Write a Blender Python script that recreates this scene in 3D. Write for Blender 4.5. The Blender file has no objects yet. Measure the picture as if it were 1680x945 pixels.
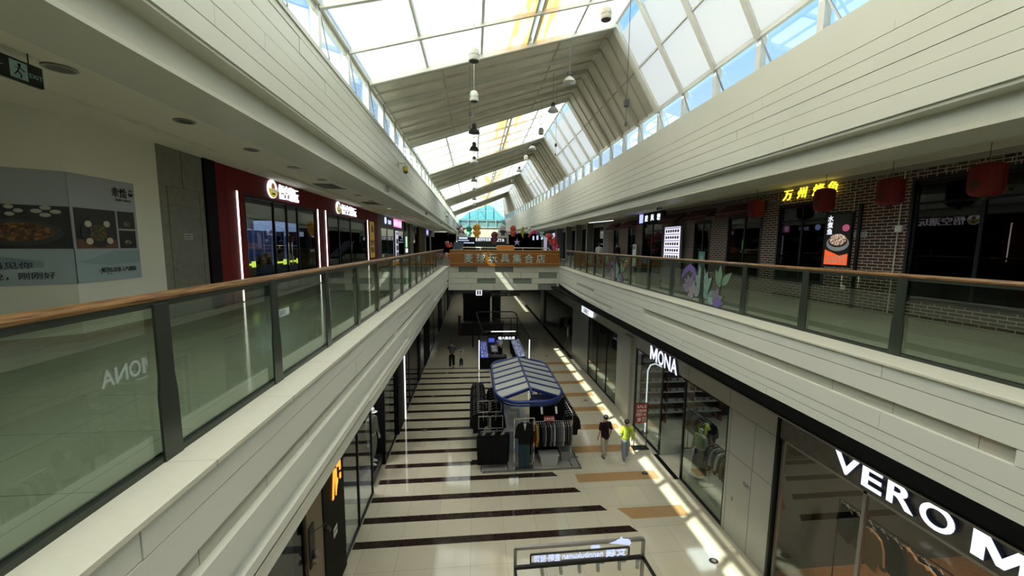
import bpy, bmesh, math, random
from mathutils import Vector, Matrix
random.seed(7)
SC = bpy.context.scene
C = SC.collection
PI = math.pi
# ------------------------------------------------------------------ camera, sky, sun, exposure
EYE = 7.5
cam = bpy.data.cameras.new('camera'); cam.sensor_width = 36.0; cam.lens = 36.0 * 635.0 / 1680.0
cam.clip_end = 500; cam.clip_start = 0.05
camo = bpy.data.objects.new('camera', cam); C.objects.link(camo)
camo.matrix_world = (Matrix.Translation((0, 0, EYE)) @ Matrix.Rotation(-0.097836, 4, 'Z')
                     @ Matrix.Rotation(PI / 2 - 0.111156, 4, 'X') @ Matrix.Rotation(0.01, 4, 'Z'))
SC.camera = camo
SC.view_settings.view_transform = 'Standard'; SC.view_settings.look = 'None'
SC.view_settings.gamma = 1; SC.view_settings.use_curve_mapping = False
SC.view_settings.exposure = 0.62
SC.cycles.use_denoising = True
SC.cycles.max_bounces = 10; SC.cycles.diffuse_bounces = 5; SC.cycles.glossy_bounces = 4
SC.cycles.transmission_bounces = 6; SC.cycles.transparent_max_bounces = 16
SC.cycles.sample_clamp_indirect = 4.0
SC.cycles.caustics_reflective = False; SC.cycles.caustics_refractive = False
w = bpy.data.worlds.new('sky'); SC.world = w; w.use_nodes = True
nt = w.node_tree; nt.nodes.clear()
o_ = nt.nodes.new('ShaderNodeOutputWorld'); bg = nt.nodes.new('ShaderNodeBackground')
tc = nt.nodes.new('ShaderNodeTexCoord'); sep = nt.nodes.new('ShaderNodeSeparateXYZ')
cr = nt.nodes.new('ShaderNodeValToRGB'); nt.links.new(tc.outputs['Generated'], sep.inputs[0])
nt.links.new(sep.outputs['Z'], cr.inputs[0]); nt.links.new(cr.outputs[0], bg.inputs[0]); nt.links.new(bg.outputs[0], o_.inputs[0])
cr.color_ramp.elements[0].position = 0.0; cr.color_ramp.elements[0].color = (.80, .90, 1.0, 1)
cr.color_ramp.elements[1].position = 0.5; cr.color_ramp.elements[1].color = (.22, .47, .95, 1)
e_ = cr.color_ramp.elements.new(.9); e_.color = (.55, .68, .95, 1)
bg.inputs[1].default_value = 1.0
sl = bpy.data.lights.new('sun', 'SUN'); sl.energy = 8.0; sl.angle = 0.009; sl.color = (1, .975, .86)
so = bpy.data.objects.new('sun', sl); C.objects.link(so)
so.rotation_euler = Vector((-0.775, -0.48, 1.0)).to_track_quat('Z', 'Y').to_euler()

# ------------------------------------------------------------------ materials
MATS = {}
def mat(name, col, rough=.6, metal=0., emit=0., noise=0., nscale=4., bump=0., spec=None, ecol=None):
    if name in MATS: return MATS[name]
    m = bpy.data.materials.new(name); m.use_nodes = True; MATS[name] = m
    n = m.node_tree; b = n.nodes['Principled BSDF']
    b.inputs['Base Color'].default_value = (*col, 1); b.inputs['Roughness'].default_value = rough
    b.inputs['Metallic'].default_value = metal
    if spec is not None: b.inputs['Specular IOR Level'].default_value = spec
    if emit:
        b.inputs['Emission Color'].default_value = (*(ecol or col), 1); b.inputs['Emission Strength'].default_value = emit
    if noise or bump:
        t = n.nodes.new('ShaderNodeTexCoord'); z = n.nodes.new('ShaderNodeTexNoise')
        z.inputs['Scale'].default_value = nscale; z.inputs['Detail'].default_value = 6
        n.links.new(t.outputs['Object'], z.inputs['Vector'])
        if noise:
            mx = n.nodes.new('ShaderNodeMix'); mx.data_type = 'RGBA'
            mx.inputs[6].default_value = (*[max(0, c * (1 - noise)) for c in col], 1)
            mx.inputs[7].default_value = (*[min(1, c * (1 + noise)) for c in col], 1)
            n.links.new(z.outputs['Fac'], mx.inputs[0]); n.links.new(mx.outputs[2], b.inputs['Base Color'])
        if bump:
            bp = n.nodes.new('ShaderNodeBump'); bp.inputs['Strength'].default_value = bump; bp.inputs['Distance'].default_value = .02
            n.links.new(z.outputs['Fac'], bp.inputs['Height']); n.links.new(bp.outputs[0], b.inputs['Normal'])
    return m
def math_node(n, op, a, b=None):
    k = n.nodes.new('ShaderNodeMath'); k.operation = op
    for i, v in enumerate((a, b)):
        if v is None: continue
        if isinstance(v, (int, float)): k.inputs[i].default_value = v
        else: n.links.new(v, k.inputs[i])
    return k.outputs[0]
def tiled(name, col, joint, tx, ty, rough, axes=('X', 'Y'), ox=0, oy=0, w=.006, var=.04):
    m = mat(name, col, rough); n = m.node_tree; b = n.nodes['Principled BSDF']
    t = n.nodes.new('ShaderNodeTexCoord'); s = n.nodes.new('ShaderNodeSeparateXYZ'); n.links.new(t.outputs['Object'], s.inputs[0])
    ax = math_node(n, 'DIVIDE', math_node(n, 'ADD', s.outputs[axes[0]], 100 * tx + ox), tx)
    ay = math_node(n, 'DIVIDE', math_node(n, 'ADD', s.outputs[axes[1]], 100 * ty + oy), ty)
    lx = math_node(n, 'LESS_THAN', math_node(n, 'FRACT', ax), w / tx); ly = math_node(n, 'LESS_THAN', math_node(n, 'FRACT', ay), w / ty)
    ln = math_node(n, 'MAXIMUM', lx, ly)
    cb = n.nodes.new('ShaderNodeCombineXYZ'); n.links.new(math_node(n, 'FLOOR', ax), cb.inputs[0]); n.links.new(math_node(n, 'FLOOR', ay), cb.inputs[1])
    wn = n.nodes.new('ShaderNodeTexWhiteNoise'); n.links.new(cb.outputs[0], wn.inputs['Vector'])
    nz = n.nodes.new('ShaderNodeTexNoise'); nz.inputs['Scale'].default_value = 3; nz.inputs['Detail'].default_value = 8
    n.links.new(t.outputs['Object'], nz.inputs['Vector'])
    f = math_node(n, 'MULTIPLY', math_node(n, 'ADD', wn.outputs['Value'], nz.outputs['Fac']), .5)
    mx = n.nodes.new('ShaderNodeMix'); mx.data_type = 'RGBA'; n.links.new(f, mx.inputs[0])
    mx.inputs[6].default_value = (*[c * (1 - var * 2) for c in col], 1); mx.inputs[7].default_value = (*[min(1, c * (1 + var * 2)) for c in col], 1)
    m2 = n.nodes.new('ShaderNodeMix'); m2.data_type = 'RGBA'; n.links.new(ln, m2.inputs[0]); n.links.new(mx.outputs[2], m2.inputs[6])
    m2.inputs[7].default_value = (*joint, 1); n.links.new(m2.outputs[2], b.inputs['Base Color'])
    return m
def glass(name, tint, refl=1.0, base=.04):
    if name in MATS: return MATS[name]
    m = bpy.data.materials.new(name); m.use_nodes = True; MATS[name] = m
    n = m.node_tree; n.nodes.clear(); o = n.nodes.new('ShaderNodeOutputMaterial')
    tr = n.nodes.new('ShaderNodeBsdfTransparent'); tr.inputs[0].default_value = (*tint, 1)
    gl = n.nodes.new('ShaderNodeBsdfGlossy'); gl.inputs['Roughness'].default_value = .0
    gl.inputs[0].default_value = (refl, refl, refl, 1)
    lw = n.nodes.new('ShaderNodeFresnel'); geo = n.nodes.new('ShaderNodeNewGeometry')
    n.links.new(math_node(n, 'SUBTRACT', 1.5, math_node(n, 'MULTIPLY', geo.outputs['Backfacing'], .8333)), lw.inputs[0])
    f = math_node(n, 'MINIMUM', math_node(n, 'ADD', math_node(n, 'MULTIPLY', lw.outputs[0], 1.0), base - .04), 1.0)
    mx = n.nodes.new('ShaderNodeMixShader'); n.links.new(f, mx.inputs[0]); n.links.new(tr.outputs[0], mx.inputs[1]); n.links.new(gl.outputs[0], mx.inputs[2])
    n.links.new(mx.outputs[0], o.inputs[0]); return m
def membrane(name, col, t, stain=None):
    m = bpy.data.materials.new(name); m.use_nodes = True; MATS[name] = m
    n = m.node_tree; n.nodes.clear(); o = n.nodes.new('ShaderNodeOutputMaterial')
    d = n.nodes.new('ShaderNodeBsdfDiffuse'); tl = n.nodes.new('ShaderNodeBsdfTranslucent'); mx = n.nodes.new('ShaderNodeMixShader')
    mx.inputs[0].default_value = t
    for s in (d, tl): s.inputs[0].default_value = (*col, 1)
    if stain:
        tx = n.nodes.new('ShaderNodeTexCoord'); mp = n.nodes.new('ShaderNodeMapping'); nz = n.nodes.new('ShaderNodeTexNoise')
        mp.inputs['Scale'].default_value = (1.9, .22, 1.9); nz.inputs['Scale'].default_value = 1.6; nz.inputs['Detail'].default_value = 5
        sp = n.nodes.new('ShaderNodeSeparateXYZ'); n.links.new(tx.outputs['Object'], sp.inputs[0])
        n.links.new(tx.outputs['Object'], mp.inputs[0]); n.links.new(mp.outputs[0], nz.inputs['Vector'])
        dist = math_node(n, 'ABSOLUTE', math_node(n, 'SUBTRACT', sp.outputs['X'], 1.6))
        near = math_node(n, 'MAXIMUM', math_node(n, 'SUBTRACT', 1.0, math_node(n, 'MULTIPLY', dist, .85)), 0.0)
        r = n.nodes.new('ShaderNodeMapRange'); r.inputs[1].default_value = .36; r.inputs[2].default_value = .56
        n.links.new(nz.outputs['Fac'], r.inputs[0]); f = math_node(n, 'MULTIPLY', r.outputs[0], math_node(n, 'MINIMUM', math_node(n, 'MULTIPLY', near, 2.0), 1.0))
        c = n.nodes.new('ShaderNodeMix'); c.data_type = 'RGBA'; n.links.new(f, c.inputs[0])
        c.inputs[6].default_value = (*col, 1); c.inputs[7].default_value = (*stain, 1)
        n.links.new(c.outputs[2], d.inputs[0]); n.links.new(c.outputs[2], tl.inputs[0])
    n.links.new(d.outputs[0], mx.inputs[1]); n.links.new(tl.outputs[0], mx.inputs[2]); n.links.new(mx.outputs[0], o.inputs[0]); return m
def brickmat():
    m = mat('dark_brick', (.12, .05, .035), .75); n = m.node_tree; b = n.nodes['Principled BSDF']
    t = n.nodes.new('ShaderNodeTexCoord'); s = n.nodes.new('ShaderNodeSeparateXYZ'); c = n.nodes.new('ShaderNodeCombineXYZ')
    n.links.new(t.outputs['Object'], s.inputs[0]); n.links.new(s.outputs['Y'], c.inputs[0]); n.links.new(s.outputs['Z'], c.inputs[1])
    k = n.nodes.new('ShaderNodeTexBrick'); k.inputs['Scale'].default_value = 1.0; k.inputs['Brick Width'].default_value = .25
    k.inputs['Row Height'].default_value = .075; k.inputs['Mortar Size'].default_value = .008
    k.inputs['Color1'].default_value = (.085, .026, .018, 1); k.inputs['Color2'].default_value = (.035, .015, .012, 1); k.inputs['Mortar'].default_value = (.50, .46, .39, 1)
    n.links.new(c.outputs[0], k.inputs['Vector']); n.links.new(k.outputs['Color'], b.inputs['Base Color']); return m
def woodmat(name, a, b2, rough=.35, sc=(1, 12, 12)):
    m = mat(name, a, rough); n = m.node_tree; b = n.nodes['Principled BSDF']
    t = n.nodes.new('ShaderNodeTexCoord'); mp = n.nodes.new('ShaderNodeMapping'); mp.inputs['Scale'].default_value = sc
    z = n.nodes.new('ShaderNodeTexNoise'); z.inputs['Scale'].default_value = 3; z.inputs['Detail'].default_value = 8
    n.links.new(t.outputs['Object'], mp.inputs[0]); n.links.new(mp.outputs[0], z.inputs['Vector'])
    r = n.nodes.new('ShaderNodeValToRGB'); r.color_ramp.elements[0].position = .35; r.color_ramp.elements[1].position = .65
    r.color_ramp.elements[0].color = (*a, 1); r.color_ramp.elements[1].color = (*b2, 1)
    n.links.new(z.outputs['Fac'], r.inputs[0]); n.links.new(r.outputs[0], b.inputs['Base Color']); return m
def splotch(name, cols, scale=9, rough=.5, emit=0.):
    """voronoi patches of the given colours: food photographs, plush toys, shelves of small goods"""
    m = mat(name, cols[0], rough); n = m.node_tree; b = n.nodes['Principled BSDF']
    t = n.nodes.new('ShaderNodeTexCoord'); v = n.nodes.new('ShaderNodeTexVoronoi'); v.inputs['Scale'].default_value = scale
    n.links.new(t.outputs['Object'], v.inputs['Vector']); s = n.nodes.new('ShaderNodeSeparateColor'); n.links.new(v.outputs['Color'], s.inputs[0])
    r = n.nodes.new('ShaderNodeValToRGB'); r.color_ramp.interpolation = 'CONSTANT'; e = r.color_ramp.elements
    while len(e) < len(cols): e.new(1)
    for i, c in enumerate(cols): e[i].position = i / len(cols); e[i].color = (*c, 1)
    n.links.new(s.outputs[0], r.inputs[0]); n.links.new(r.outputs[0], b.inputs['Base Color'])
    if emit: n.links.new(r.outputs[0], b.inputs['Emission Color']); b.inputs['Emission Strength'].default_value = emit
    return m
CREAM = mat('cream_cladding', (.55, .56, .475), .45, noise=.04, nscale=1.5)
GREYP = mat('grey_cladding', (.74, .755, .68), .38, noise=.04, nscale=1.5)
SEAM = mat('joint_dark', (.16, .16, .14), .8)
STONE = mat('curb_stone', (.66, .65, .54), .35, noise=.06, nscale=20)
PLAST = mat('white_plaster', (.76, .74, .64), .7, noise=.05, nscale=1)
CEIL = mat('ceiling_paint', (.74, .71, .58), .75, noise=.05, nscale=.7)
DARK = mat('black_paint', (.005, .005, .005), .6, spec=.12)
BLKM = mat('black_metal', (.02, .02, .022), .35, .6)
STEEL = mat('brushed_steel', (.35, .35, .34), .35, .9)
ROOFW = mat('white_steel', (.66, .66, .60), .45, noise=.12, nscale=6)
LINER = mat('beige_roof_lining', (.56, .53, .44), .7, noise=.25, nscale=1.3)
LINE2 = mat('beige_roof_rib', (.42, .40, .33), .7, noise=.3, nscale=2)
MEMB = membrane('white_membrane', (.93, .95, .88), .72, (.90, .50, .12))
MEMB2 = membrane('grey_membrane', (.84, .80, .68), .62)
GLASS = glass('clear_glass', (.92, .97, .95))
RGLASS = glass('green_rail_glass', (.66, .74, .66), .9, .07)
SGLASS = glass('shop_glass', (.80, .86, .84), .8, .05)
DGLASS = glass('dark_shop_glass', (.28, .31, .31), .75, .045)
POSTG = mat('dark_green_post', (.035, .045, .035), .3, .3)
HAND = woodmat('orange_wood', (.10, .045, .015), (.34, .18, .06), .3, (30, 1.5, 30))
RED = mat('red_panel', (.17, .006, .008), .55, spec=.2)
NEON = mat('white_led', (1, 1, 1), emit=2.2, ecol=(1, .97, .95))
SIGNW = mat('white_sign_light', (.5, .5, .5), emit=.72, ecol=(.86, .91, 1))
SIGNB = mat('blue_white_sign_light', (.25, .3, .5), emit=.6, ecol=(.62, .72, 1))
SIGNY = mat('yellow_sign_light', (.6, .45, .05), emit=1.0, ecol=(1, .80, .04))
TILE = tiled('ground_tile', (.62, .575, .44), (.26, .23, .17), .875, .875, .07, ox=.1, oy=.40)
TILEU = tiled('upper_tile', (.48, .48, .40), (.16, .16, .13), .8, .8, .10)
STRP = mat('dark_marble', (.035, .022, .018), .07, noise=.6, nscale=14)
ORNG = mat('tan_tile', (.45, .28, .13), .09, noise=.12, nscale=3)
BRICK = brickmat()
CHROME = mat('chrome', (.7, .7, .7), .12, 1)
CHAR = mat('charcoal', (.04, .04, .042), .5)
WHITE = mat('white_paint', (.8, .8, .78), .5)

# ------------------------------------------------------------------ mesh helpers
class M:
    def __init__(s): s.b = bmesh.new(); s.mi = 0
    def _f(s, vs):
        try: f = s.b.faces.new(vs); f.material_index = s.mi; return f
        except ValueError: return None
    def box(s, x0, x1, y0, y1, z0, z1):
        x0, x1 = sorted((x0, x1)); y0, y1 = sorted((y0, y1)); z0, z1 = sorted((z0, z1))
        v = [s.b.verts.new((x, y, z)) for z in (z0, z1) for y in (y0, y1) for x in (x0, x1)]
        for q in ((0, 2, 3, 1), (4, 5, 7, 6), (0, 1, 5, 4), (2, 6, 7, 3), (0, 4, 6, 2), (1, 3, 7, 5)): s._f([v[i] for i in q])
        return s
    def quad(s, *p): s._f([s.b.verts.new(q) for q in p]); return s
    def bar(s, p, q, w, h=None, up=(0, 0, 1)):
        """rectangular bar from p to q, w across, h along 'up'"""
        h = h or w; p, q = Vector(p), Vector(q); d = (q - p).normalized(); u = Vector(up)
        if abs(d.dot(u)) > .98: u = Vector((0, 1, 0))
        r = d.cross(u).normalized(); u = r.cross(d).normalized()
        v = [s.b.verts.new(a + r * i * w / 2 + u * j * h / 2) for a in (p, q) for i, j in ((-1, -1), (1, -1), (1, 1), (-1, 1))]
        for f in ((3, 2, 1, 0), (4, 5, 6, 7), (0, 1, 5, 4), (1, 2, 6, 5), (2, 3, 7, 6), (3, 0, 4, 7)): s._f([v[i] for i in f])
        return s
    def tube(s, pts, r, n=8, closed=False, radii=None):
        pts = [Vector(p) for p in pts]; N = len(pts); rings = []; u = None
        for i, p in enumerate(pts):
            a = pts[i - 1] if (i or closed) else pts[0]; b = pts[(i + 1) % N] if (i < N - 1 or closed) else pts[-1]
            d = (b - a).normalized()
            if u is None: u = d.orthogonal().normalized()
            u = (u - d * u.dot(d)).normalized(); v = d.cross(u); rr = radii[i] if radii else r
            rings.append([s.b.verts.new(p + (u * math.cos(t) + v * math.sin(t)) * rr) for t in [2 * PI * k / n for k in range(n)]])
        for i in range(N if closed else N - 1):
            A, B = rings[i], rings[(i + 1) % N]
            for k in range(n): s._f([A[k], A[(k + 1) % n], B[(k + 1) % n], B[k]])
        if not closed: s._f(rings[0][::-1]); s._f(rings[-1])
        return s
    def lathe(s, prof, c=(0, 0, 0), n=16, axis='Z', sx=1, sy=1):
        rings = []
        for r, z in prof:
            ring = []
            for k in range(n):
                a = 2 * PI * k / n; p = (r * math.cos(a) * sx, r * math.sin(a) * sy, z)
                if axis == 'X': p = (p[2], p[0], p[1])
                if axis == 'Y': p = (p[0], p[2], p[1])
                ring.append(s.b.verts.new((p[0] + c[0], p[1] + c[1], p[2] + c[2])))
            rings.append(ring)
        for A, B in zip(rings, rings[1:]):
            for k in range(n): s._f([A[k], A[(k + 1) % n], B[(k + 1) % n], B[k]])
        s._f(rings[0][::-1]); s._f(rings[-1]); return s
    def ball(s, c, rx, ry=None, rz=None, n=12, m=8):
        ry = ry or rx; rz = rz or rx
        pr = [(math.sin(PI * i / m), -math.cos(PI * i / m)) for i in range(1, m)]
        rings = [[s.b.verts.new((c[0] + rx * r * math.cos(2 * PI * k / n), c[1] + ry * r * math.sin(2 * PI * k / n), c[2] + rz * z)) for k in range(n)] for r, z in pr]
        lo = s.b.verts.new((c[0], c[1], c[2] - rz)); hi = s.b.verts.new((c[0], c[1], c[2] + rz))
        for A, B in zip(rings, rings[1:]):
            for k in range(n): s._f([A[k], A[(k + 1) % n], B[(k + 1) % n], B[k]])
        for k in range(n): s._f([lo, rings[0][(k + 1) % n], rings[0][k]]); s._f([hi, rings[-1][k], rings[-1][(k + 1) % n]])
        return s
    def prism(s, poly, fn, t0, t1):
        """poly 2-D outline, fn(u,v,t)->xyz, extruded from t0 to t1"""
        A = [s.b.verts.new(fn(u, v, t0)) for u, v in poly]; B = [s.b.verts.new(fn(u, v, t1)) for u, v in poly]; n = len(poly)
        s._f(A[::-1]); s._f(B)
        for k in range(n): s._f([A[k], A[(k + 1) % n], B[(k + 1) % n], B[k]])
        return s
    def mesh(s, smooth=False):
        bmesh.ops.recalc_face_normals(s.b, faces=s.b.faces)
        me = bpy.data.meshes.new('mesh'); s.b.to_mesh(me); s.b.free()
        if smooth:
            for p in me.polygons: p.use_smooth = True
        return me
def obj(name, m, material, parent=None, smooth=False, bevel=0):
    me = m.mesh(smooth) if isinstance(m, M) else m
    for k in (material if isinstance(material, (list, tuple)) else [material]): me.materials.append(k)
    o = bpy.data.objects.new(name, me); C.objects.link(o)
    if parent is not None:
        o.parent = parent; o.matrix_parent_inverse = Matrix.Translation(parent.location).inverted() if parent.type == 'EMPTY' else Matrix()
    if bevel:
        bv = o.modifiers.new('bevel', 'BEVEL'); bv.width = bevel; bv.segments = 2; bv.limit_method = 'ANGLE'
    return o
def tag(o, label, cat, group=None, kind=None):
    o['label'] = label; o['category'] = cat
    if group: o['group'] = group
    if kind: o['kind'] = kind
    return o
def thing(name, label, cat, loc=(0, 0, 0), group=None):
    o = bpy.data.objects.new(name, None); C.objects.link(o); o.location = loc; o.empty_display_size = .1
    return tag(o, label, cat, group)
def struct(name, m, material, parent=None, smooth=False, bevel=0):
    o = obj(name, m, material, parent, smooth, bevel)
    if parent is None: o['kind'] = 'structure'
    return o
def dup(root, loc, rotz=None, label=None, scale=None):
    def cp(o, par):
        c = o.copy(); C.objects.link(c)
        if par: c.parent = par
        for ch in o.children: cp(ch, c)
        return c
    r = cp(root, None); r.location = loc
    if rotz is not None: r.rotation_euler = (0, 0, rotz)
    if scale: r.scale = (scale,) * 3
    if label: r['label'] = label
    return r
def recolor(r, name, m):
    for o in [r] + list(r.children):
        if o.name.split('.')[0] == name and o.type == 'MESH':
            o.material_slots[0].link = 'OBJECT'; o.material_slots[0].material = m
def text_mesh(body, size, depth=.02, bold=.0, shear=0, spacing=1.0):
    cu = bpy.data.curves.new('txt', 'FONT'); cu.body = body; cu.size = size; cu.extrude = depth / 2; cu.offset = bold * size
    cu.align_x = 'CENTER'; cu.align_y = 'CENTER'; cu.shear = shear; cu.resolution_u = 5 if size > .45 and len(body) == 1 and ord(body) < 128 else 2; cu.space_character = spacing
    t = bpy.data.objects.new('txt', cu); C.objects.link(t); bpy.context.view_layer.update()
    me = bpy.data.meshes.new_from_object(t.evaluated_get(bpy.context.evaluated_depsgraph_get()))
    bpy.data.objects.remove(t); return me
def text(body, size, at, right, up, material, parent=None, depth=.02, bold=0, name='lettering', width=None, shear=0, spacing=1.0):
    me = text_mesh(body, size, depth, bold, shear, spacing)
    right = Vector(right).normalized(); up = Vector(up).normalized(); nrm = right.cross(up)
    sx = 1
    if width and len(me.vertices):
        xs = [v.co.x for v in me.vertices]; sx = width / (max(xs) - min(xs))
    ys = [v.co.y for v in me.vertices]; cy = (max(ys) + min(ys)) / 2 if ys else 0
    xs = [v.co.x for v in me.vertices]; cx = (max(xs) + min(xs)) / 2 if xs else 0
    for v in me.vertices: v.co = Vector(at) + right * ((v.co.x - cx) * sx) + up * (v.co.y - cy) + nrm * v.co.z
    me.materials.clear()
    return obj(name, me, material, parent)
RL = (0, 1, 0)       # reading direction on a wall that faces +X (left side of the mall)
RR = (0, -1, 0)      # reading direction on a wall that faces -X (right side)
RF = (1, 0, 0)       # reading direction on a face that looks back at the camera
UP = (0, 0, 1)
def panel_holes(m, x0, x1, y0, y1, z0, z1, holes):
    """wall between x0..x1 with rectangular openings (y0,y1,z0,z1)"""
    ys = sorted({y0, y1, *[h for q in holes for h in q[:2] if y0 < h < y1]}); zs = sorted({z0, z1, *[h for q in holes for h in q[2:] if z0 < h < z1]})
    for a, b in zip(ys, ys[1:]):
        run = None
        for c, d in zip(zs, zs[1:]):
            inside = any(q[0] <= (a + b) / 2 <= q[1] and q[2] <= (c + d) / 2 <= q[3] for q in holes)
            if inside:
                if run: m.box(x0, x1, a, b, *run); run = None
            else: run = (run[0], d) if run else (c, d)
        if run: m.box(x0, x1, a, b, *run)
    return m

# ================================================================== THE SETTING
YB, YE = -8.0, 60.0
def bend(y):
    t = min(max((y - 24) / 36, 0), 1); return -1.5 * t * t
def rb(y): return .60 * max(0, (min(y, 25) - 13) / 12) ** 2
YR = [YB, 0, 8, 13, 15, 17, 19, 21, 23, 25]
YS = [YB, 0, 8, 16, 24, 28, 32, 36, 40, 44, 48, 52, 56, 60]
def ext(m, prof, ys=YS, bf=None):
    bf = bf or (lambda y: 0); rings = [[m.b.verts.new((x + bf(y), y, z)) for x, z in prof] for y in ys]; n = len(prof)
    for A, B in zip(rings, rings[1:]):
        for k in range(n): m._f([A[k], A[(k + 1) % n], B[(k + 1) % n], B[k]])
    m._f(rings[0][::-1]); m._f(rings[-1]); return m
def rect(x0, x1, z0, z1): return [(x0, z0), (x1, z0), (x1, z1), (x0, z1)]
FZ = 6.0
# ground floor, with dark marble strips on the left and tan strips on the right laid into it
m = M(); m.box(-9, 14, YB, 75, -.2, 0)
def floor_strip(m, mi, pts, z=.0015):
    m.mi = mi; m.quad(*[(x, y, z) for x, y in pts]); m.mi = 0
dg = lambda y: 4.24 - .61 * (y - 9.2)
for k in range(16):
    y = 9.08 + k * .868
    floor_strip(m, 1, [(-3, y), (max(.9, dg(y)), y), (max(.9, dg(y + .24)), y + .24), (-3, y + .24)])
floor_strip(m, 1, [(-3, 22.95), (.3, 22.95), (.3, 23.1), (-3, 23.1)])
for k in range(9):
    y = 9.55 + k * 1.736; x = max(3.3, dg(y) + .32); x2 = max(3.3, dg(y + .46) + .32)
    floor_strip(m, 2, [(x, y), (6.0, y), (6.0, y + .46), (x2, y + .46)])
floor_strip(m, 1, [(6.32, 24.5), (6.58, 24.5), (6.58, 48), (6.32, 48)])
struct('floor', m, [TILE, STRP, ORNG])
# upper floors (slabs), left, right and the platform that crosses the void
m = M(); m.box(-9, -1.72, YB, 58, 5.3, FZ); struct('floor_upper_left', m, TILEU)
m = M()
for a_, b_ in zip(YR + [58], YR[1:] + [58]): m.prism([(5.02 + rb(a_), a_), (14, a_), (14, b_), (5.02 + rb(b_), b_)], lambda u, v, t: (u, v, t), 5.3, FZ) if b_ > a_ else None
struct('floor_upper_right', m, TILEU)
m = M(); m.box(-1.72, 5.62, 25.1, 40, 5.3, FZ); m.box(-1.72, 5.02, YB, -1.2, 5.3, FZ); m.box(-9, 14, 58, 75, 5.3, FZ)
struct('floor_upper_bridge', m, TILEU)
# soffit over the ground floor shops and under the bridge
m = M(); m.box(-3.2, -1.75, YB, 58, 4.72, 4.8); m.box(5.05, 6.75, YB, 58, 4.72, 4.8); m.box(-1.75, 5.05, 25.2, 40, 4.55, 4.63); m.box(-9, 14, 58, 75, 4.5, 4.6)
struct('ceiling_ground', m, DARK)

# lower fascias: plank cladding with recessed runs
def fascia(name, x, s, ys, z0, z1, rows, matl, gap, bf=None, seed=1):
    """x = face; s=+1 body behind the face lies towards +x"""
    rnd = random.Random(seed); m = M(); rows_z = [z1]
    for h in rows: rows_z.append(rows_z[-1] - h)
    m.mi = 1; ext(m, rect(x + s * .09, x + s * .20, z0, z1), ys, bf); m.mi = 0
    for i, (a, b) in enumerate(zip(rows_z, rows_z[1:])):
        y = ys[0] + rnd.uniform(0, 1.5)
        prev = ys[0]
        L = []
        while y < ys[-1]: L.append((prev, y)); prev = y; y += rnd.choice((3.2, 4.8, 6.4))
        L.append((prev, ys[-1]))
        for j, (p, q) in enumerate(L):
            rec = (i in gap) and rnd.random() < .55
            d = .075 if rec else (.0 if rnd.random() < .7 else .006)
            n = max(1, int((q - p) / 2.0)); yy = [p + .002 + (q - p - .004) * t / n for t in range(n + 1)]
            ext(m, rect(x + s * d, x + s * .10, b + .005, a - .005), yy, bf)
    return struct(name, m, [matl, SEAM])
fascia('trim_1', -1.66, -1, [YB, 25], 4.98, 6.10, (.2, .26, .16, .24, .14, .12), GREYP, (2, 4), seed=3)
fascia('trim_2', 4.96, 1, YR, 5.0, 6.10, (.18, .24, .16, .24, .14, .14), GREYP, (2, 4), rb, seed=5)
m = M(); m.box(-2.02, -1.62, YB, 25, 6.095, 6.13); m.box(-1.74, -1.66, YB, 25, 4.93, 5.0)
m.mi = 1
for k in range(24): m.box(-1.93, -1.618, .4 + k * 1.04, .404 + k * 1.04, 6.09, 6.1305)
struct('trim_3', m, [STONE, SEAM], bevel=.006)
m = M(); ext(m, rect(4.92, 5.5, 6.095, 6.13), YR, rb); struct('trim_4', m, STONE, bevel=.006)
m = M(); ext(m, rect(4.97, 5.2, 4.80, 5.0), YR, rb); struct('trim_5', m, DARK)
m = M(); m.box(-1.8, -1.68, YB, 25, 4.80, 4.93); struct('trim_6', m, GREYP)
# bridge front: cream cladding with seven grey recessed panels
m = M(); FB = 25.0
m.box(-1.66, 5.56, FB + .1, FB + .2, 4.55, 6.13)
recs = [(752, 782, 439, 447), (811, 841, 439, 448), (884, 915, 450, 460), (782, 812, 459, 467), (841, 872, 460, 469), (883, 915, 470, 480)]
def PX(px): return (px - 778) / 25.9 + .42
rz = [(-.99, .19, 5.78, 6.06), (1.34, 2.52, 5.76, 6.04), (4.21, 5.43, 5.38, 5.70), (.19, 1.37, 5.02, 5.30), (2.52, 3.74, 5.0, 5.28), (4.17, 5.43, 4.66, 4.95)]
rows = [4.55, 4.98, 5.33, 5.73, 6.08]
for i, (a, b) in enumerate(zip(rows, rows[1:])):
    cuts = sorted(r[:2] for r in rz if a < (r[2] + r[3]) / 2 < b); x = -1.66
    for c0, c1 in cuts + [(5.56, 5.56)]:
        n = max(1, round((c0 - x) / 1.3)); 
        for k in range(n):
            if c0 - x > .05: m.box(x + (c0 - x) * k / n + .007, x + (c0 - x) * (k + 1) / n - .007, FB, FB + .1, a + .009, b - .009)
        x = c1
m.box(-1.66, 5.56, FB, FB + .15, 6.08, 6.13)
m.mi = 1
for x0, x1, z0, z1 in rz: m.box(x0, x1, FB + .06, FB + .1, z0 - .08, z1 + .08)
struct('trim_7', m, [CREAM, mat('grey_green_panel', (.19, .22, .19), .2)]); m = M(); m.box(-1.66, 5.56, FB + .085, FB + .1, 4.56, 6.1); struct('trim_70', m, SEAM)

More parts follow.
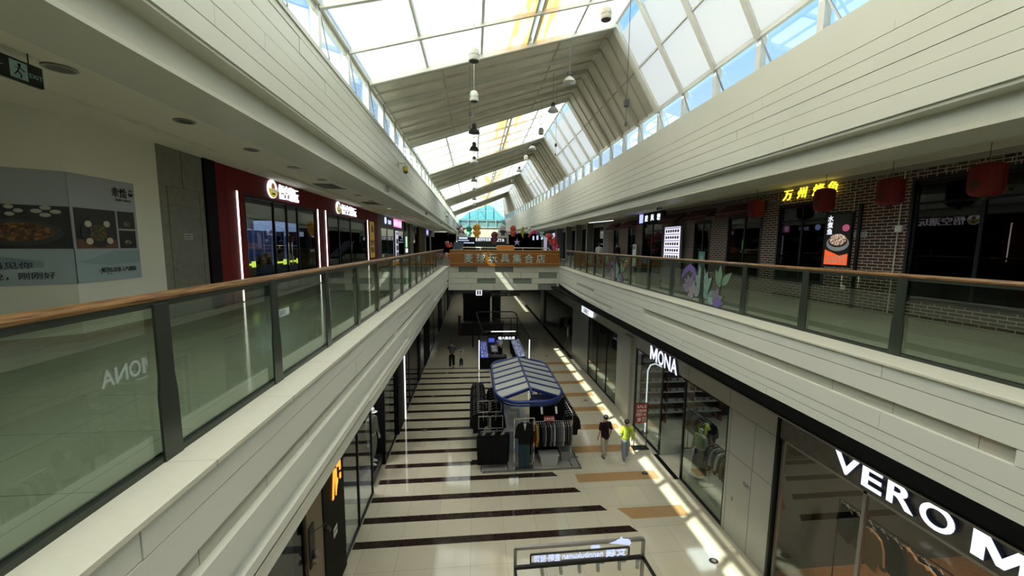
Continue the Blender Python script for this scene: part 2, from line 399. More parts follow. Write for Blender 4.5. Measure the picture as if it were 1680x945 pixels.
# upper fascias
fascia('trim_8', -2.60, -1, [YB, 58.5], 9.43, 10.72, (.16, .24, .22, .22, .22, .23), CREAM, (), seed=11)
fascia('trim_9', 6.15, 1, YS[:-1] + [58.5], 9.45, 10.85, (.15, .24, .24, .22, .25, .30), CREAM, (), bend, seed=12)
m = M(); ext(m, [(-2.62, 9.4), (-2.62, 9.45), (-2.9, 9.45), (-2.9, 9.38)]); ext(m, [(-2.82, 9.42), (-2.82, 9.12), (-2.78, 9.09), (-2.78, 9.05), (-3.5, 9.05), (-3.5, 9.33), (-3.2, 9.45)])
ext(m, rect(-2.95, -2.58, 10.68, 10.76)); ext(m, rect(-2.82, -2.7, 9.4, 10.7))
struct('trim_10', m, CREAM)
m = M(); ext(m, [(6.2, 9.4), (6.2, 9.46), (6.6, 9.46), (6.6, 9.38)], YS, bend); ext(m, [(6.45, 9.42), (6.45, 9.14), (6.41, 9.10), (6.41, 9.05), (7.3, 9.05), (7.3, 9.33), (6.9, 9.45)], YS, bend)
ext(m, rect(6.17, 6.28, 10.83, 11.36), YS, bend); ext(m, rect(6.2, 6.5, 11.30, 11.36), YS, bend); ext(m, rect(6.26, 6.4, 9.4, 10.9), YS, bend)
struct('trim_11', m, CREAM)
# corridor ceilings, with the roof slab over them
m = M(); m.box(-9, -3.45, YB, 58, 9.33, 9.42); m.box(-5.35, -5.15, YB, 58, 9.27, 9.33); m.box(-5.95, -5.35, YB, 58, 9.29, 9.33)
m.box(-9, -2.85, YB, 58, 10.55, 10.7); struct('ceiling_left', m, CEIL)
m = M(); m.box(5.9, 14, YB, 58, 9.33, 9.42) if False else ext(m, rect(7.25, 14, 9.33, 9.42), YS[:-1] + [58], bend); ext(m, rect(6.45, 14, 11.2, 11.3), YS[:-1] + [58], bend)
struct('ceiling_right', m, CEIL)
# end of the hall
m = M(); m.box(-2.75, 5.3, 60.0, 60.3, 7.7, 10.1); m.box(-2.75, 5.3, 59.85, 60.0, 7.62, 7.85); m.box(-9, -2.75, 60.0, 60.3, 9.3, 10.1); m.box(5.3, 14, 60.0, 60.3, 9.3, 10.1); m.box(-9, -2.4, 60, 60.3, 10.1, 15); m.box(4.75, 14, 60, 60.3, 10.1, 15)
struct('wall_far', m, CREAM)
m = M(); m.box(-9, 14, 75, 75.3, 0, 10.5); m.box(-9, 14, 60.3, 75.3, 9.3, 9.5); struct('wall_far_back', m, DARK)
m = M(); m.box(-9, 14, YB - .3, YB, 0, 16); struct('wall_behind', m, CREAM)
m = M(); m.box(-9.3, -9, YB, 75, 0, 10.7); struct('wall_outer_left', m, DARK)
m = M(); m.box(14, 14.3, YB, 75, 0, 11.3); struct('wall_outer_right', m, DARK)

# ------------------------------------------------------------------ the glazed roof (frames run skewed across the hall)
SK = .31
def RP(X, yl, dz=0):
    """point of the roof surface over X on the frame whose left foot is at yl"""
    y = yl + SK * (X + 2.6)
    if X <= 4.4: z = 11.5 + (X + 2.6) / 7.0 * 2.9
    else: z = 14.4 - (X - 4.4) / 1.8 * 2.3
    if X > 4.4: X = X + bend(y) * (X - 4.4) / 1.8
    return Vector((X, y, z + dz))
P_ = 1.56; Y0 = 10.4; KN, KX = -11, 30
def opaque(k): return k >= 0 and (k % 8) < 4
NEARW = [x for x in (-2.6, -1.2, .2, 1.6, 3.0, 4.4)]
m = M(); mt = M()
for k in range(KN, KX + 1):
    yl = Y0 + k * P_; edge = opaque(k) != opaque(k - 1); wd = .17 if edge else .09
    a, r, e = RP(-2.6, yl, -.05), RP(4.4, yl, -.05), RP(6.2, yl, -.05)
    tgt = m
    if edge or not opaque(k):
        tgt.bar(a, r, wd, .14 if edge else .09); tgt.bar(r, e, wd + .04, .16 if edge else .13)
    # posts of the clerestory
    tgt.bar((-2.66, yl, 10.74), (-2.66, yl, 11.5), .13, .13); eb = bend(e.y); tgt.bar((6.27 + eb, e.y, 11.34), (6.27 + eb, e.y, 12.15), .14, .14)
    mt.bar((-2.60, yl + .06, 11.4), (-2.56, yl + .30, 10.74), .018); mt.bar((6.2 + eb, e.y - .05, 12.0), (6.2 + eb, e.y - .42, 11.36), .03)
for X in (-1.2, .2, 3.0):
    for k in range(KN, KX):
        if not opaque(k): m.bar(RP(X, Y0 + k * P_, .0), RP(X, Y0 + (k + 1) * P_, .0), .06, .08)
for X in (1.52, 1.68):
    for k in range(KN, KX):
        if not opaque(k): m.bar(RP(X, Y0 + k * P_, .04), RP(X, Y0 + (k + 1) * P_, .04), .05, .2)
for k in range(KN, KX):
    if not opaque(k):
        m.bar(RP(5.3, Y0 + k * P_, -.03), RP(5.3, Y0 + (k + 1) * P_, -.03), .06)
    m.bar(RP(6.2, Y0 + k * P_, -.02), RP(6.2, Y0 + (k + 1) * P_, -.02), .10); m.bar(RP(-2.6, Y0 + k * P_), RP(-2.6, Y0 + (k + 1) * P_), .09)
    m.bar(RP(4.4, Y0 + k * P_), RP(4.4, Y0 + (k + 1) * P_), .10)
m.bar((-2.66, YB, 11.42), (-2.66, 58, 11.42), .06, .10)
struct('trim_12', m, ROOFW)
struct('trim_13', mt, STEEL)
n_ = 0
k = KN
while k < KX:
    j = k
    while j < KX and opaque(j) == opaque(k): j += 1
    n_ += 1; q = lambda m, xa, xb, dz=0: [m.quad(RP(xa, Y0 + i * P_, dz), RP(xb, Y0 + i * P_, dz), RP(xb, Y0 + (i + 1) * P_, dz), RP(xa, Y0 + (i + 1) * P_, dz)) for i in range(k, j)]
    if opaque(k):
        m = M(); q(m, -2.6, 4.4, -.02); q(m, 4.4, 6.2, -.02); q(m, -2.6, 4.4, .18); q(m, 4.4, 6.2, .18)
        lin = struct('ceiling_lining', m, LINER)
        m = M()
        for i in range(k, j + 1):
            for f in (0, .5):
                if i == j and f: continue
                yl = Y0 + (i + f) * P_; wd = .14 if f == 0 else .05; dp = .12 if f == 0 else .05
                m.bar(RP(-2.6, yl, -.02 - dp / 2), RP(4.4, yl, -.02 - dp / 2), wd, dp); m.bar(RP(4.4, yl, -.02 - dp / 2), RP(6.2, yl, -.02 - dp / 2), wd, dp)
        for X in (-.85, 2.6, 5.3): m.bar(RP(X, Y0 + k * P_, -.03), RP(X, Y0 + j * P_, -.03), .05, .03)
        obj('rib', m, LINE2, lin)
    else:
        m = M(); q(m, -2.52, 1.52); q(m, 1.68, 4.3)
        win = struct('window_%d' % n_, m, MEMB)
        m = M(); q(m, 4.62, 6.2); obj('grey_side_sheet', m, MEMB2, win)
        m = M(); q(m, 1.52, 1.68, .03); q(m, 4.4, 4.62, .03); q(m, -2.6, -2.52, .03); obj('clear_strip', m, GLASS, win)
    k = j
# clerestory glass
m = M(); ext(m, rect(-2.68, -2.67, 10.74, 11.45)); struct('window_20', m, GLASS)
m = M(); ext(m, rect(6.30, 6.31, 11.36, 12.1), YS, bend); struct('window_21', m, GLASS)
# end gable: glazing over the far white wall
m = M(); y = 59.9
for x in (-2.3, -.9, .5, 1.9, 3.3, 4.6): m.bar((x, y, 10.1), (x, y, 14.6), .07)
for z in (10.12, 11.2, 12.6): m.bar((-2.4, y, z), (4.8, y, z), .08)
g = struct('window_22', m, mat('teal_frame', (.25, .45, .47), .4)); m = M(); m.box(-2.4, 4.8, 60.0, 60.02, 10.1, 14.8); obj('pane', m, GLASS, g)
m = M(); m.box(-2.4, 4.8, 60.03, 60.05, 10.15, 11.2); obj('tinted_pane', m, mat('blue_grey_panel', (.25, .42, .48), .15), g)

# ------------------------------------------------------------------ upper left wall and shops (wall face X = -5.8)
XL = -5.8
m = M(); m.box(XL - .3, XL, 6.25, 7.9, FZ, 9.33)
m.b.verts.ensure_lookup_table(); m.prism([(XL, 6.25), (XL - .3, 6.35), (-8.6, 5.0), (-8.3, 4.7)], lambda u, v, t: (u, v, t), FZ, 9.33)
m.box(-9, -8.2, YB, 5.2, FZ, 9.33)
struct('wall_left', m, PLAST)
m = M(); m.box(XL, XL + .02, 6.25, 7.9, FZ, FZ + .12); m.prism([(XL + .02, 6.25), (XL, 6.27), (-8.3, 4.72), (-8.28, 4.70)], lambda u, v, t: (u, v, t), FZ, FZ + .12)
struct('baseboard_left', m, mat('tan_skirting', (.34, .25, .15), .4))
m = M(); m.box(XL - .3, XL - .02, 7.9, 9.15, FZ, 9.33); struct('wall_left_stone', m, mat('grey_stone_panel', (.21, .20, .165), .55, noise=.3, nscale=9))
m = M()
for p, q in (((8.12, 6.02), (8.12, 8.55)), ((9.0, 6.02), (9.0, 8.55)), ((8.12, 8.55), (9.0, 8.55)), ((8.55, 8.55), (8.55, 9.3)), ((8.12, 8.2), (9.0, 8.2))):
    m.bar((XL - .018, p[0], p[1]), (XL - .018, q[0], q[1]), .012, .012)
d = struct('door_1', M().box(XL - .022, XL - .016, 8.13, 8.99, 6.0, 8.55), mat('grey_stone_door', (.19, .18, .15), .5, noise=.3, nscale=9)); obj('joint', m, SEAM, d)
m = M(); m.ball((XL, 8.22, 6.95), .025); obj('door_knob', m, STEEL, d)
m = M(); m.box(XL - .3, XL + .03, 9.15, 9.5, FZ, 9.33); struct('trim_14', m, DARK)
# red shopfront
m = M(); RH = [(10.62, 15.1, FZ, 8.72), (16.3, 21.8, FZ, 8.72)]
panel_holes(m, XL - .15, XL, 9.5, 24.3, FZ, 9.33, RH)
for y in (9.9, 15.7): m.box(XL, XL + .003, y, y + .01, FZ, 9.3)
struct('wall_left_red', m, RED)
m = M(); m.box(XL - .15, XL, 24.3, 25.2, FZ, 9.33); m.box(XL - .15, XL, 25.2, 34, 8.55, 9.33); m.box(XL - .15, XL, 29.4, 30.4, FZ, 8.6); m.box(XL - .15, XL, 33.2, 35.5, FZ, 9.33)
struct('wall_left_black', m, mat('dark_brown_panel', (.03, .02, .022), .4))
m = M(); m.box(XL - .15, XL + .1, 35.5, 37.5, FZ, 9.33); 
for k in range(12): m.box(XL - .1, XL + .12, 41.5 + k * .4, 41.62 + k * .4, FZ, 9.33)
struct('wall_left_brown', m, mat('brown_wood_panel', (.13, .085, .04), .5))
m = M(); m.box(XL - .1, XL, 46.5, 58, 8.5, 9.33); m.box(XL - .1, XL, 47, 48, FZ, 9.33); m.box(XL - .1, XL, 52, 53.5, FZ, 9.33); struct('wall_left_end', m, mat('grey_panel', (.25, .25, .27), .5))
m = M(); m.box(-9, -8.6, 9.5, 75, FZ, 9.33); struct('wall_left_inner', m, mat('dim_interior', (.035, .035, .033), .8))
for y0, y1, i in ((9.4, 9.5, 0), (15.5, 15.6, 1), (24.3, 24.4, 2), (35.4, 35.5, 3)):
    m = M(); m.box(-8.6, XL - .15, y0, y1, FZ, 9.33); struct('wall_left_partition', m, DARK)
def glazed(name, X, y0, y1, z0, z1, mull, gm=SGLASS, fr=BLKM, s=-1, doors=()):
    m = M(); t = .06
    for y in mull: m.box(X + s * .02, X + s * .08, y - t / 2, y + t / 2, z0, z1)
    m.box(X + s * .02, X + s * .08, y0, y1, z1 - .07, z1); m.box(X + s * .02, X + s * .08, y0, y1, z0, z0 + .06)
    f = struct(name, m, fr); m = M(); m.box(X + s * .045, X + s * .055, y0, y1, z0, z1); obj('pane', m, gm, f)
    for y in doors:
        m = M(); m.tube([(X - s * .03, y, z0 + .8), (X - s * .03, y, z0 + 1.5)], .015); obj('door_handle', m, CHROME, f)
    return f
glazed('door_2', XL, 10.62, 15.1, FZ, 8.72, (10.65, 12.1, 12.9, 13.65, 15.07), doors=(12.78, 13.02))
glazed('door_3', XL, 16.3, 21.8, FZ, 8.72, (16.33, 17.6, 19.2, 21.77), DGLASS, doors=(19.1,))
glazed('door_4', XL, 25.2, 29.4, FZ, 8.55, (25.25, 27, 29.35), DGLASS)
glazed('door_5', XL, 30.4, 33.2, FZ, 8.55, (30.45, 33.15), DGLASS)
glazed('door_6', XL, 37.5, 41.5, FZ, 9.2, (37.5, 39.5, 41.5), DGLASS)
glazed('door_7', XL, 48, 52, FZ, 8.5, (48, 50, 52), DGLASS)

# ------------------------------------------------------------------ upper right wall (brick restaurant, X = 9.6)
XR = 9.6
RHB = [(5.4, 7.75, 6.42, 8.95), (9.85, 11.5, 6.5, 8.75), (12.3, 13.95, 6.45, 8.6), (15.15, 16.2, 6.5, 8.5), (19.2, 21.5, FZ, 8.9), (22.6, 23.6, 6.4, 8.6), (25.3, 26.1, 6.4, 8.6)]
m = M(); panel_holes(m, XR, XR + .28, 2.0, 27.2, FZ, 9.33, RHB); struct('wall_right', m, BRICK)
m = M(); m.box(XR - .04, XR, 3.5, 27.2, 9.22, 9.33)
y = 5.0
while y < 13.5:
    if not any(a - .2 < y < b for a, b in ((9.6, 11.6),)): 
        m.box(XR - .012, XR, y, y + .012, 8.98, 9.2); m.box(XR - .012, XR, y, y + .16, 9.19, 9.2) if int(y * 5) % 2 else m.box(XR - .012, XR, y, y + .16, 8.97, 8.98)
    y += .17
fz = struct('trim_15', m, mat('frieze_mortar', (.30, .28, .25), .8))
for i, h in enumerate(RHB):
    f = glazed('window_%d' % (30 + i), XR, h[0], h[1], h[2], h[3], [h[0] + .03, (h[0] + h[1]) / 2, h[1] - .03], DGLASS, BLKM, 1)
    m = M(); m.box(XR - .02, XR + .05, h[0] - .06, h[0], h[2], h[3]); m.box(XR - .02, XR + .05, h[1], h[1] + .06, h[2], h[3]); m.box(XR - .02, XR + .05, h[0] - .06, h[1] + .06, h[3], h[3] + .06); m.box(XR - .02, XR + .05, h[0] - .06, h[1] + .06, h[2] - .06, h[2])
    obj('window_casing', m, mat('black_casing', (.01, .01, .01), .5), f)
    if i in (0, 1): m = M(); m.box(XR + .02, XR + .08, h[0], h[1], h[3] - .5, h[3] - .45); obj('transom', m, BLKM, f)
m = M(); m.box(13.6, 14, 2, 75, FZ, 9.33); struct('wall_right_inner', m, DARK)
m = M(); m.box(XR, XR + .2, 27.2, 28.3, FZ, 9.33); m.box(XR, XR + .2, 28.3, 58, 9.0, 9.33)
for y in (30.9, 34.3, 38, 42.5, 47, 52): m.box(XR - .5, XR + .2, y, y + .35, FZ, 9.33)
struct('wall_right_end', m, mat('grey_pillar', (.15, .15, .145), .5))
glazed('door_8', XR, 28.3, 58, FZ, 9.0, (28.4, 30.9, 34.3, 38, 42, 47, 52), DGLASS, mat('light_frame', (.4, .4, .38), .4), 1)

# ------------------------------------------------------------------ ground floor, left shopfronts (X = -3)
GX = -3.0
m = M(); m.box(GX - .3, GX, YB, 5.2, 0, 4.72); m.box(GX - .25, GX, 6.75, 7.45, 0, 4.72); struct('wall_ground_left_brown', m, mat('brown_wall_panel', (.23, .17, .10), .5))
m = M(); m.box(GX - .25, GX + .02, 7.45, 8.65, 0, 4.72); m.box(GX - .2, GX, 8.65, 24, 3.4, 4.72); m.box(GX - .3, GX + .04, 14.9, 16.4, 0, 3.5); m.box(GX - .2, GX, 20.9, 21.5, 0, 3.5); m.box(GX - .15, GX, 5.2, 6.75, 3.3, 4.72)
m.box(GX - .2, GX, 23.6, 26, 0, 4.7); m.box(GX - .2, GX, 26, 58, 3.6, 4.72); m.box(GX - .2, GX, 33, 36, 0, 4.7); m.box(GX - .2, GX, 44, 48, 0, 4.7)
struct('wall_ground_left', m, DARK)
glazed('window_40', GX, 8.65, 11.3, 0, 3.4, (8.7, 9.9, 11.25), SGLASS); glazed('window_44', GX, 12.9, 14.9, 0, 3.4, (12.95, 14.85), SGLASS)
m = M(); m.box(-4.8, -3.02, 12.82, 12.9, 0, 3.4); m.box(-5.0, -4.9, 11.3, 12.9, 0, 3.4); struct('wall_ground_left_partition', m, DARK)
glazed('window_41', GX, 16.4, 20.9, 0, 3.4, (16.45, 18, 20.85), DGLASS)
glazed('window_42', GX, 5.2, 6.75, 0, 3.3, (5.25, 6.7), DGLASS)
glazed('window_43', GX, 21.5, 58, 0, 3.6, (21.5, 23.5, 26, 29, 33, 36, 40, 44), DGLASS)
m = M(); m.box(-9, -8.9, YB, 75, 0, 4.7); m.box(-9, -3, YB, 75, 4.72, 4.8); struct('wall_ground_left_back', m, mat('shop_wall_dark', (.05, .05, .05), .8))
# ground floor, right shopfronts (X = 6.6)
HX = 6.6
LG = mat('light_grey_panel', (.42, .42, .38), .35)
m = M(); m.box(HX, HX + .2, 7.42, 9.05, 0, 3.95); m.box(HX, HX + .2, 9.05, 14.95, 3.38, 3.95); m.box(HX, HX + .25, 14.95, 17, 0, 3.95); m.box(HX - .12, HX, 15.2, 15.9, 0, 3.7)
m.box(HX, HX + .2, 17, 21.6, 3.45, 3.95); m.mi = 1
for z in (3.36, 2.2): m.box(HX - .003, HX, 7.42, 9.05, z, z + .012)
for y in (8.1, 8.95): m.box(HX - .003, HX, y, y + .012, 0, 3.36)
for y in (9.05, 11, 13, 14.95): m.box(HX - .003, HX, y, y + .012, 3.38, 3.95)
m.mi = 0
struct('wall_ground_right', m, [LG, SEAM])
m = M(); m.box(HX, HX + .25, 21.6, 25.2, 0, 3.95); m.box(HX, HX + .25, 25.2, 58, 3.3, 3.95); m.box(HX, HX + .25, 36, 38, 0, 3.6)
struct('wall_ground_right_pillar', m, mat('dark_grey_panel', (.14, .14, .135), .35))
m = M(); m.box(HX - .22, HX + .1, YB, 27, 3.95, 4.02); struct('trim_16', m, mat('grey_ledge', (.33, .33, .32), .35))
m = M(); m.box(HX, HX + .2, YB, 58, 4.02, 4.75); struct('trim_17', m, DARK)
m = M(); m.box(HX - .02, HX + .2, YB, 7.36, 3.42, 3.95)
struct('trim_18', m, mat('marble_sign_band', (.15, .14, .13), .25, noise=.5, nscale=5))
m = M(); m.box(HX - .06, HX + .05, 7.36, 7.42, 0, 3.95); struct('trim_19', m, BLKM)
glazed('window_50', HX, YB, 7.36, 0, 3.42, (0, 3.2, 5.55, 7.3), SGLASS, STEEL, 1)
glazed('window_51', HX, 9.05, 11.2, 0, 3.38, (9.1, 11.2), SGLASS, BLKM, 1)
glazed('window_52', HX, 12.7, 14.95, 0, 3.38, (12.7, 14.9), SGLASS, BLKM, 1)
glazed('window_53', HX, 17, 21.6, 0, 3.45, (17.05, 18.5, 20.0, 21.55), SGLASS, BLKM, 1)
m = M(); m.box(HX + .02, HX + 1.0, 12.62, 12.67, 0.02, 3.3); f = struct('door_10', m, SGLASS)
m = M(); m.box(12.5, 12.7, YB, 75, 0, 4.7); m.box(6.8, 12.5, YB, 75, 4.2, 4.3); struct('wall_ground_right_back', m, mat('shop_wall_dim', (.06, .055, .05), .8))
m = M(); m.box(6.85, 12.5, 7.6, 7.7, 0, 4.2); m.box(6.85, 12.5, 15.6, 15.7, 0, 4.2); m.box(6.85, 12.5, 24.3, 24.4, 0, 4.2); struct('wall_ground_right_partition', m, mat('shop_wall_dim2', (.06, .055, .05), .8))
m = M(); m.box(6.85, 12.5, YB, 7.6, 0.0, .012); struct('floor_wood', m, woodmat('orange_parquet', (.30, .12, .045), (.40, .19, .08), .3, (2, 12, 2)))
m = M()
for y in (-.2, 0): pass
m.box(-9, 14, 62, 62.2, 0, 5.0); struct('wall_ground_far', m, mat('far_ground_wall', (.10, .10, .09), .6))

# ================================================================== BALUSTRADES
def balustrade(name, label, X, y0, y1, posts, side, bf=None):
    bf = bf or (lambda y: 0); t = thing(name, label, 'railing', (X, (y0 + y1) / 2, 6.13)); ed = [y0] + list(posts) + [y1]
    m = M(); ext(m, [(X + a, z) for a, z in ((-.028, 7.14), (.028, 7.14), (.036, 7.16), (.028, 7.185), (-.028, 7.185), (-.036, 7.16))], ed, bf); obj('handrail', m, HAND, t)
    m = M(); ext(m, rect(X - .02, X + .02, 7.10, 7.14), ed, bf); ext(m, rect(X - .03, X + .03, 6.13, 6.17), ed, bf); obj('channel', m, POSTG, t)
    for a, b in zip(ed, ed[1:]):
        m = M(); ext(m, rect(X - .006, X + .006, 6.16, 7.11), [a + .012, b - .012], bf); obj('glass_panel', m, RGLASS, t)
    for p in posts:
        m = M(); m.prism([(-.075, 6.13), (.075, 6.13), (.07, 6.55), (.055, 6.68), (.055, 7.12), (-.06, 7.12), (-.06, 6.68), (-.075, 6.55)], lambda u, v, s: (X + bf(p) - side * .03 + s, p + u, v), -.008, .008); o = obj('post', m, POSTG, t)
    return t
balustrade('glass_balustrade', 'green glass balustrade with wooden handrail in front of the red shop, left gallery', -1.95, YB, 24.9, [-2.85 + 1.35 * k for k in range(-2, 21)], -1)
balustrade('glass_balustrade', 'green glass balustrade with wooden handrail in front of the brick restaurant, right gallery', 5.43, YB, 24.9, [1.5 + 1.44 * k for k in range(-5, 16)], 1, rb)
# orange board of the bridge
t = thing('orange_parapet', 'long orange parapet board with large pale characters on the bridge front', 'sign board', (1.9, 24.9, 6.13))
m = M(); m.box(-1.55, 5.53, 24.82, 24.9, 6.13, 7.14)
for x in (-.85, .55, 2.05, 3.4, 4.65): m.box(x, x + .015, 24.815, 24.82, 6.13, 7.12)
obj('board', m, mat('orange_board', (.23, .085, .012), .35, noise=.1, nscale=1), t)
m = M(); m.box(-1.55, 5.53, 24.78, 24.95, 7.12, 7.16); m.box(-1.55, 5.53, 24.81, 24.82, 6.93, 6.955); m.box(-1.55, 5.53, 24.81, 24.82, 6.30, 6.325); obj('trim_strip', m, mat('gold_strip', (.60, .36, .10), .3, .2), t)
AQUA = mat('pale_aqua_letter', (.40, .52, .47), .3)
for i, ch in enumerate('麦球玩具集合店'):
    text(ch, .60, (-.36 + i * .775, 24.80, 6.63), RF, UP, AQUA, t, .04, .008, 'letter')
# lilac floral print on the right glass
def petal(cx, cy, L, W, a, n=9):
    P = []
    for i in range(n + 1): u = i / n; P.append((u * L, W * math.sin(PI * u ** .8) * (1 - .25 * u)))
    for i in range(n - 1, 0, -1): u = i / n; P.append((u * L, -W * math.sin(PI * u ** .8) * (1 - .25 * u)))
    ca, sa = math.cos(a), math.sin(a); return [(cx + x * ca - y * sa, cy + x * sa + y * ca) for x, y in P]
def flower_print(y0, label, sc=1, swap=False):
    # sticker on the glass, X just in front of the pane; u runs towards -Y
    t = thing('flower_decal', label, 'glass decal', (5.41, y0, 6.2)); ly = [0]
    xo = rb(y0 - .8)
    def pt(P, col):
        ly[0] += 1; d = 5.420 + xo - ly[0] * .0004
        return M().prism(P, lambda u, v, s: (s, y0 - u * sc * .85, 6.17 + v * sc * .92), d, d + .0003)
    cols = {'teal': (.17, .28, .24), 'teal2': (.12, .22, .19), 'lil': (.16, .14, .20), 'lil2': (.22, .21, .25), 'vio': (.12, .08, .28), 'grn': (.12, .22, .13), 'line': (.05, .07, .07)}
    def add(P, c, nm):
        cx = sum(p[0] for p in P) / len(P); cy = sum(p[1] for p in P) / len(P)
        obj(nm + '_outline', pt([(cx + (x - cx) * 1.07, cy + (y - cy) * 1.12) for x, y in P], c), mat('decal_line', cols['line'], .5), t)
        obj(nm, pt(P, c), mat('decal_' + c, cols[c], .5), t)
    obj('ribbon', pt([(-.62, .52), (-.45, .72), (-.25, .80), (-.05, .72), (.05, .55), (0, .42), (-.1, .58), (-.25, .66), (-.42, .58), (-.6, .44)], 'vio'), mat('decal_vio', cols['vio'], .5), t)
    for a, x, y in ((2.1, .95, .40), (.7, 1.0, .45), (1.5, .9, .45)): add(petal(x, y, .38, .09, a), 'grn', 'leaf')
    for a in (2.4, 1.9, 1.3, .8, 2.9): add(petal(-.2, .22, .36, .11, a), 'lil', 'petal')
    for a in (3.4, .3, 2.6, .9, 1.7): add(petal(-.02, .16, .26, .10, a), 'lil2', 'petal')
    for a in (2.3, 1.9, 1.57, 1.2, .75): add(petal(.33, .25, .58 if a in (1.57, 1.9) else .45, .13, a), 'teal', 'petal')
    for a in (2.0, 1.1, 1.57): add(petal(.36, .12, .42, .12, a), 'teal', 'petal')
    for a in (.6, -.2, 2.5): add(petal(.55, .12, .34, .09, a), 'teal2' if a > 0 else 'teal', 'petal')
    for a in (.4, 1.0, 0): add(petal(.75, .08, .36, .10, a), 'lil' if a else 'vio', 'petal')
    return t
flower_print(9.02, 'lilac and teal flower sticker on the right glass balustrade, larger of the two', 1.22)
flower_print(14.6, 'teal and grey flower sticker on the far right glass, before the menu board', 1.0)

# ================================================================== ROOF LAMPS, WIRES
def roofz(X): return 11.5 + (X + 2.6) / 7.0 * 2.9
LAMPW = mat('lamp_white', (.55, .55, .48), .4)
def barrel_lamp(X, y, z, label):
    t = thing('pendant_lamp', label, 'lamp', (X, y, z), 'pendant lamps under the skylight')
    m = M(); m.lathe([(.05, .27), (.09, .25), (.115, .19), (.12, .02), (.115, 0), (.10, .0)], (X, y, z), 14); obj('lamp_shade', m, LAMPW, t, True)
    m = M(); m.lathe([(.10, -.005), (.10, .01)], (X, y, z), 14); obj('lens', m, CHAR, t.children[0])
    m = M(); m.lathe([(.1225, .10), (.1225, .12)], (X, y, z), 14); obj('band', m, STEEL, t)
    m = M(); m.tube([(X, y, z + .3), (X, y, roofz(X))], .009, 5); obj('cable', m, STEEL, t); return t
FROST = glass('frosted_lamp_glass', (.75, .78, .75), .8, .2)
def bell_lamp(X, y, z, label, dark):
    t = thing('pendant_lamp', label, 'lamp', (X, y, z), 'pendant lamps under the skylight')
    m = M(); m.lathe([(.20, 0), (.19, .03), (.13, .12), (.07, .17), (.06, .18)], (X, y, z), 16); obj('lamp_shade', m, CHAR if dark else mat('pale_shade', (.45, .46, .44), .25), t, True)
    m = M(); m.lathe([(.065, .17), (.08, .19), (.08, .28), (.04, .32)], (X, y, z), 12); obj('ballast', m, CHAR, t, True)
    m = M(); m.ball((X, y, z + .06), .05); obj('bulb', m, WHITE, t, True)
    m = M(); m.tube([(X, y, z + .3), (X, y, roofz(X))], .009, 5); obj('cable', m, STEEL, t); return t
places = ['nearest', 'second', 'third', 'fourth', 'fifth', 'sixth', 'seventh', 'eighth', 'ninth', 'tenth']
for i, (y, z, k) in enumerate(((6.17, 11.3, 'b'), (8.6, 11.3, 'b'), (10.9, 11.3, 'b'), (13.7, 11.25, 'd'), (16.1, 11.25, 'd'), (18.4, 11.2, 'l'), (23.5, 11.2, 'd'), (28, 11.2, 'b'), (33, 11.2, 'd'), (38, 11.2, 'b'))):
    lb = {'b': 'white barrel', 'd': 'dark bell', 'l': 'pale bell'}[k] + ' pendant lamp, %s in the row down the middle of the skylight' % places[i]
    barrel_lamp(0, y, z, lb) if k == 'b' else bell_lamp(0, y, z, lb, k == 'd')
for i, (y, z, k) in enumerate(((8.9, 12.45, 'b'), (12.25, 12.45, 'l'), (14.7, 12.4, 'l'), (17.3, 12.3, 'b'), (19.8, 12.25, 'l'), (22.3, 12.25, 'b'), (25.5, 12.2, 'l'), (30, 12.2, 'b'))):
    lb = {'b': 'white barrel', 'd': 'dark bell', 'l': 'pale glass bell'}[k] + ' pendant lamp, %s in the row near the ridge' % places[i]
    barrel_lamp(2.9, y, z, lb) if k == 'b' else bell_lamp(2.9, y, z, lb, False)
for X, y, z, lb in ((2.9, 7.5, 10.15, 'small black sensor on a long wire before the beige panels at right'), (-.12, 11.6, 11.15, 'small black sensor on a wire beside the middle row of lamps'), (3.4, 16.5, 11.6, 'small black sensor on a wire near the right white side sheets')):
    t = thing('hanging_sensor', lb, 'sensor', (X, y, z)); m = M(); m.box(X - .04, X + .04, y - .04, y + .04, z, z + .12); obj('housing', m, CHAR, t)
    m = M(); m.tube([(X, y, z + .1), (X, y, roofz(X))], .006, 4); m.tube([(X, y, z), (X, y, z - .3)], .005, 4); obj('wire', m, CHAR, t)
    m = M(); m.lathe([(.02, -.36), (.025, -.34), (.02, -.28)], (X, y, z), 8); obj('tip', m, CHAR, t)

# ================================================================== CEILING FITTINGS
def downlight(X, y, z, label, g, lit=False, r=.14):
    t = thing('downlight', label, 'ceiling light', (X, y, z), g)
    m = M(); m.lathe([(r, z - .012), (r - .01, z - .02), (r - .03, z - .02), (r - .035, z - .004)], (X, y, 0), 20); obj('ring', m, mat('ring_grey', (.33, .32, .28), .5), t, True)
    m = M(); m.lathe([(r - .036, z - .015), (r - .036, z - .005)], (X, y, 0), 18); obj('lens', m, SIGNW if lit else mat('dark_lens', (.08, .08, .07), .3), t.children[0])
    return t
for i in range(14):
    y = 4.81 + i * 1.8; downlight(-4.4, y, 9.33, ('lit' if i in (9,) else 'unlit') + ' round downlight in the left gallery ceiling, ' + ('number %d from the white poster wall' % (i + 1)), 'downlights of the left gallery', i == 9)
for i in range(8):
    y = 6.6 + i * 2.3; downlight(7.6, y, 9.33, 'unlit round downlight in the right gallery ceiling, number %d from the front' % (i + 1), 'downlights of the right gallery')
